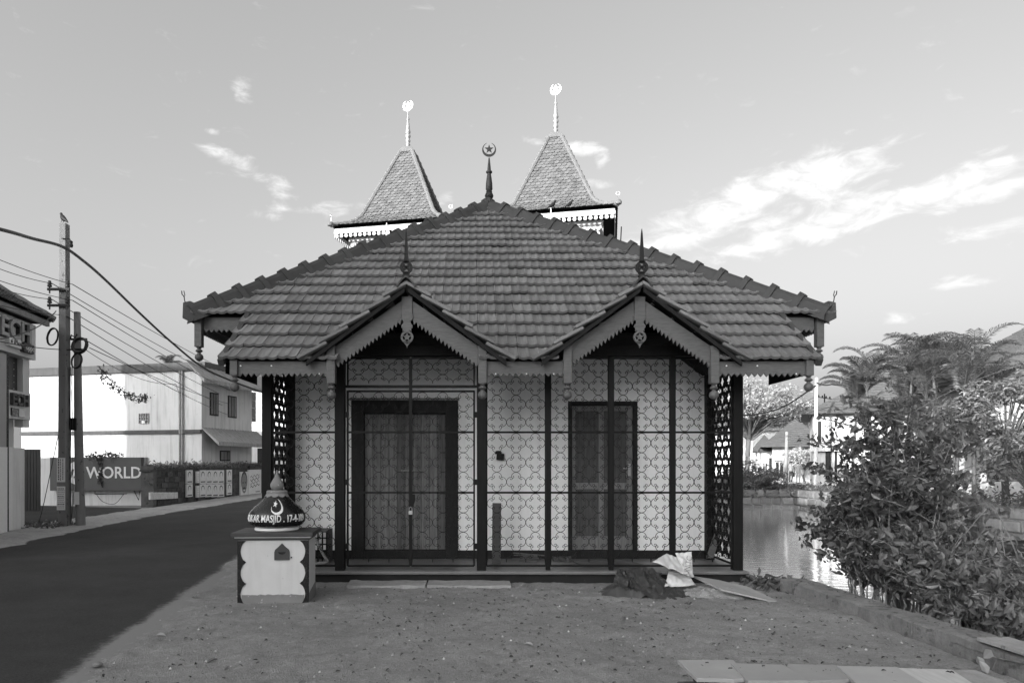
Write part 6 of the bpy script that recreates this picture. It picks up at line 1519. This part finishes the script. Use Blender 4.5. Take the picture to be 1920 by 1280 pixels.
def z_heap(x, y):
    e = ((x - 2.95)/.68)**2 + ((y - 8.2)/.36)**2; e += .35*fbm(x, y, 2.2, 3); return -.05 + .155*max(0, 1 - e) ** .8 + (.035*fbm(x, y, 6, 4) + .02*fbm(x, y, 22, 3))*min(1, max(0, 1.15 - e))
m_grav = M_('gritty sand', .27, .95, .4, 14, .9, 120, spots=(45, .62, 1.8), bdist=.015)
mound('sand_heap', 2.25, 3.65, 7.8, 8.6, z_heap, m_grav, 'small heap of gritty sand beside the white sack', 'heap', .018)
sk_ = thing('white_sack', at(1265, 1095, 8.45), 'torn white woven sack with faded lettering on the heap', 'sack')
def crumple(pts, n=18, amp=.02, seed=0):
    """bilinear patch of four corners with creases"""
    a, b_, c, d = [Vector(p) for p in pts]; vs = []
    for j in range(n+1):
        for i in range(n+1):
            u, v = i/n, j/n; p = a.lerp(b_, u).lerp(d.lerp(c, u), v); k = abs(mn.noise(Vector((p.x*9, p.z*9, seed)))) * amp*3 + mn.noise(Vector((p.x*22, p.z*22, seed+3)))*amp
            vs.append(p + Vector((0, -k, k*.5)))
    return MB().add(vs, [(j*(n+1)+i, j*(n+1)+i+1, (j+1)*(n+1)+i+1, (j+1)*(n+1)+i) for j in range(n) for i in range(n)])
for i, (P_, nm_) in enumerate((([at(1223, 1053, 8.35), at(1293, 1080, 8.3), at(1274, 1047, 8.6), at(1250, 1037, 8.6)], 'sack_flap'), ([at(1290, 1081, 8.35), at(1300, 1083, 8.45), at(1296, 1034, 8.62), at(1265, 1037, 8.6)], 'sack_side'), ([at(1245, 1100, 8.25), at(1304, 1097, 8.3), at(1292, 1079, 8.5), at(1254, 1070, 8.5)], 'sack_body'))):
    o_ = crumple(P_, seed=i).build(nm_, m_sack, sk_, fix=False, smooth=50); o_.modifiers.new('solid', 'SOLIDIFY').thickness = .004
tM = Matrix.Translation(at(1291, 1078, 8.3)) @ Matrix.Rotation(R(-78), 4, 'Y') @ upM
letters('UNITC', .10, tM, m_ink2, sk_, .004, sx=.75)
ps_ = thing('plastic_sheet', (2.1, 8.4, 0), 'crumpled dusty dark plastic sheet heaped against the plinth', 'plastic sheet')
o_ = grid_sheet(1.55, 2.75, 7.95, 8.98, .016, .016, lambda x, y: -.06 + .62*max(0, z_sheet(x, y) + .06)).build('sheet_bulk', m_plas, ps_, fix=False, smooth=40)
for i, P_ in enumerate(([at(1145, 1112, 8.5), at(1222, 1120, 8.25), at(1240, 1074, 8.8), at(1156, 1066, 8.88)], [at(1163, 1130, 8.02), at(1288, 1141, 7.86), at(1264, 1090, 8.45), at(1158, 1082, 8.62)], [at(1236, 1141, 7.84), at(1345, 1138, 7.8), at(1300, 1112, 8.15), at(1242, 1094, 8.35)], [at(1180, 1100, 8.3), at(1262, 1104, 8.25), at(1222, 1064, 8.8), at(1178, 1066, 8.8)])):
    o_ = crumple(P_, n=34, amp=.05 if i != 2 else .012, seed=11 + i).build('sheet_fold', m_plas, ps_, fix=False, smooth=55); o_.modifiers.new('solid', 'SOLIDIFY').thickness = .004
bo = MB(); bo.prism([at(1299, 1079, 8.6), at(1345, 1086, 8.5), at(1402, 1099, 8.3), at(1464, 1128, 7.82), at(1440, 1124, 7.80), at(1352, 1104, 7.95)], (0, 0, -.018))
tag(bo.build('flat_board', m_slab, bevel=.002), 'thin pointed board lying across the sand heap', 'board')
for i in range(22):
    p = Vector((random.uniform(3.35, 4.0), random.uniform(8.2, 8.95), .0)); s_ = random.uniform(.03, .09)
    c = MB(); c.lathe([(.2, -.3), (.7, -.2), (.9, .1), (.6, .45), (.2, .6)], (0, 0, 0), 6); c.v = [(x*s_*random.uniform(.8, 1.2), y*s_, z*s_) for x, y, z in c.v]
    tag(c.build('rubble_stone', m_quay, M=Matrix.Translation(p) @ Euler((random.random(), random.random(), random.random()*6)).to_matrix().to_4x4()), 'loose rubble stone between board and kerb end', 'stone', 'rubble by the kerb end')
rt_ = thing('root_tangle', (3.9, 8.8, 0), 'dark dead leaves and roots at the corner of the plinth', 'debris')
cs = [(random.gauss(3.85, .18), random.gauss(8.8, .2), .02 + abs(random.gauss(0, .05))) for _ in range(160)]; link_leaves('dead_leaves', leaf_cloud(cs, rng.normal(size=(160, 3)), rng.uniform(.06, .14, 160)), m_dry, rt_)
for i in range(5): a = Vector((random.uniform(3.6, 4), random.uniform(8.6, 8.9), .02)); MB().tube(smooth_path([a, a + Vector((.12, .05, .08)), a + Vector((.3, -.02, .05)), a + Vector((.45, -.1, -.05))], 4), .012, 5).build('root', m_bark, rt_)
# ---- things kept inside the verandah
pl = MB(); pl.obox(Matrix.Translation(at(931, 1003, 9.75) + Vector((0, 0, 0))) @ Matrix.Rotation(R(-6), 4, 'X') @ Matrix.Rotation(R(.8), 4, 'Y'), .125, .03, .92); tag(pl.build('leaning_plank', m_wood3, bevel=.004), 'short dark plank leaning against the wall inside the grille', 'plank')
pl = MB(); a, b_ = at(1331, 1046, 9.75), at(1352, 985, 10.05); pl.prism([a + Vector((-.05, 0, 0)), a + Vector((.05, 0, 0)), b_ + Vector((.05, 0, 0)), b_ + Vector((-.05, 0, 0))], (0, .025, 0)); tag(pl.build('leaning_plank', m_wood3), 'slanting board in the right corner of the verandah', 'plank')
pl = MB(); pl.prism([(gx(1078, 9.6), 9.85, FZ + .004), (gx(1185, 9.6), 9.85, FZ + .004), (gx(1215, 9.3), 9.35, FZ + .004), (gx(1095, 9.3), 9.35, FZ + .004)], (0, 0, .02)); tag(pl.build('floor_board', m_wood3), 'flat board lying on the verandah floor before the panel door', 'board')
for i in range(6):
    y = 9.85 + random.uniform(-.1, .12); a = gx(968 + random.uniform(-10, 12), y); b_ = gx(1010 + random.uniform(-12, 12), y); z = FZ + .015 + i*.018
    st_ = MB(); st_.obox(Matrix.Translation(((a+b_)/2, y, z)) @ Matrix.Rotation(random.uniform(-.35, .35), 4, 'Z') @ Matrix.Rotation(random.uniform(-.08, .08), 4, 'Y'), b_ - a, .03, .014); tag(st_.build('wood_strip', m_wood3), 'thin wooden strip in the small pile on the verandah floor', 'wood strip', 'pile of wood strips')
for i in range(3):
    br_ = MB(); x = gx(1036 + i*12, 9.95); br_.box(x, x + .085, 9.9, 9.98, FZ, FZ + .065); tag(br_.build('loose_brick', m_stone, bevel=.006), '%s loose brick of three left of the panel door' % ['first', 'second', 'third'][i], 'brick', 'loose bricks on the verandah')
ct_ = thing('wire_crate', (gx(600, 9.7), 9.8, FZ), 'dark wire crate with hose coils inside the grille', 'crate')
x0, x1, z1 = gx(572, 9.7), gx(613, 9.7), gz(997, 9.7)
for i in range(6):
    x = x0 + (x1-x0)*i/5; MB().box(x-.009, x+.009, 9.68, 9.70, FZ, z1).build('bar', m_iron, ct_)
for i in range(6):
    z = FZ + (z1-FZ)*i/5; MB().box(x0, x1, 9.665, 9.68, z, z+.018).build('bar', m_iron, ct_)
MB().box(x0-.01, x1+.01, 9.66, 10.05, z1, z1+.025).build('crate_lid', m_wood3, ct_); MB().box(x1-.015, x1+.01, 9.7, 10.05, FZ, z1).build('crate_side', m_wood3, ct_)
hs = MB(); hs.tube(smooth_path([(gx(585, 9.5), 9.55, FZ + .42), (gx(598, 9.5), 9.5, FZ + .28), (gx(607, 9.5), 9.48, FZ + .15), (gx(615, 9.5), 9.47, FZ + .05), (gx(595, 9.4), 9.42, FZ + .03), (gx(590, 9.4), 9.5, FZ + .03), (gx(612, 9.4), 9.55, FZ + .04)], 8), .02, 8); tag(hs.build('hose', m_conc, smooth=60), 'pale hose looped in front of the wire crate', 'hose')
# ---- litter on the forecourt
cs, ns, sz = [], [], []
for _ in range(2600):
    x, y = random.uniform(-2.8, 3.9), 4.2 + 4.5*random.random(); 
    if x < -1.0 and random.random() < .5: continue
    cs.append((x, y, z_fore(x, y) + .008)); ns.append((random.gauss(0, .35), random.gauss(0, .35), 1)); sz.append(random.choice((.010, .014, .018, .022, .03, .042)))
for _ in range(34): cs.append((random.uniform(1.5, 3.2), random.uniform(4.3, 4.62), .284)); ns.append((random.gauss(0, .2), random.gauss(0, .2), 1)); sz.append(random.choice((.012, .02, .035)))
for _ in range(150):
    y = random.uniform(4.6, 8.4); x0_ = 3.86 + (8.45 - y)*.066; cs.append((x0_ + random.uniform(.04, .26), y, .186)); ns.append((random.gauss(0, .2), random.gauss(0, .2), 1)); sz.append(random.choice((.012, .02, .03)))
o = link(leaf_cloud(cs, ns, sz, fold=.5), 'leaf_litter', m_dry); tag(o, 'dark specks of leaf litter strewn over the sandy forecourt', None, None, 'stuff')
peb = MB()
for _ in range(420):
    x, y = random.uniform(-3.6, 3.9), 4.2 + 4.6*random.random(); s_ = random.choice((.004, .006, .008, .012)); z = z_fore(x, y)
    peb.add([(x-s_, y-s_, z), (x+s_, y-s_*.8, z), (x+s_*.7, y+s_, z), (x-s_*.8, y+s_, z), (x, y, z + s_*1.2)], [(0,1,4), (1,2,4), (2,3,4), (3,0,4)])
o = peb.build('pebbles', M_('pebble', .34, .9, .3, 30, .1, 50, island=.5)); tag(o, 'small pebbles scattered over the sandy forecourt', None, None, 'stuff')
for i, (px, py, s_, lab) in enumerate(((397, 1237, .10, 'curled dry leaf near the lower left of the forecourt'), (992, 1208, .085, 'pale dry leaf flat on the sand below the pavilion'), (365, 1119, .12, 'broad dry leaf left of the donation box'), (302, 1191, .09, 'flat dry leaf by the road edge'), (1170, 1160, .08, 'dark dry leaf in front of the plastic sheet'), (1005, 1107, .07, 'small dark leaf near the threshold slab'), (636, 1229, .06, 'tiny dark leaf at the bottom of the forecourt'))):
    Y = gY(py, .03); p = Vector((gx(px, Y), Y, 0)); p.z = z_fore(p.x, p.y) + .012
    o = link(leaf_cloud([tuple(p)], [(random.gauss(0, .2), -.25, 1)], [s_], fold=.4), 'dry_leaf', leaf_mat('fallen leaf %d' % (i % 2), .28 if i % 2 else .10, .1, .1, .8)); tag(o, lab, 'leaf', 'larger dry leaves on the forecourt')
stn = MB(); stn.lathe([(.02, 0), (.06, .008), (.065, .03), (.04, .05), (.01, .055)], (0, 0, 0), 9); p = at(182, 1246, gY(1246, .03)); p.z = .02; tag(stn.build('stone', m_quay, M=Matrix.Translation(p) @ Matrix.Scale(.65, 4), smooth=60), 'rounded stone lying at the road edge', 'stone')
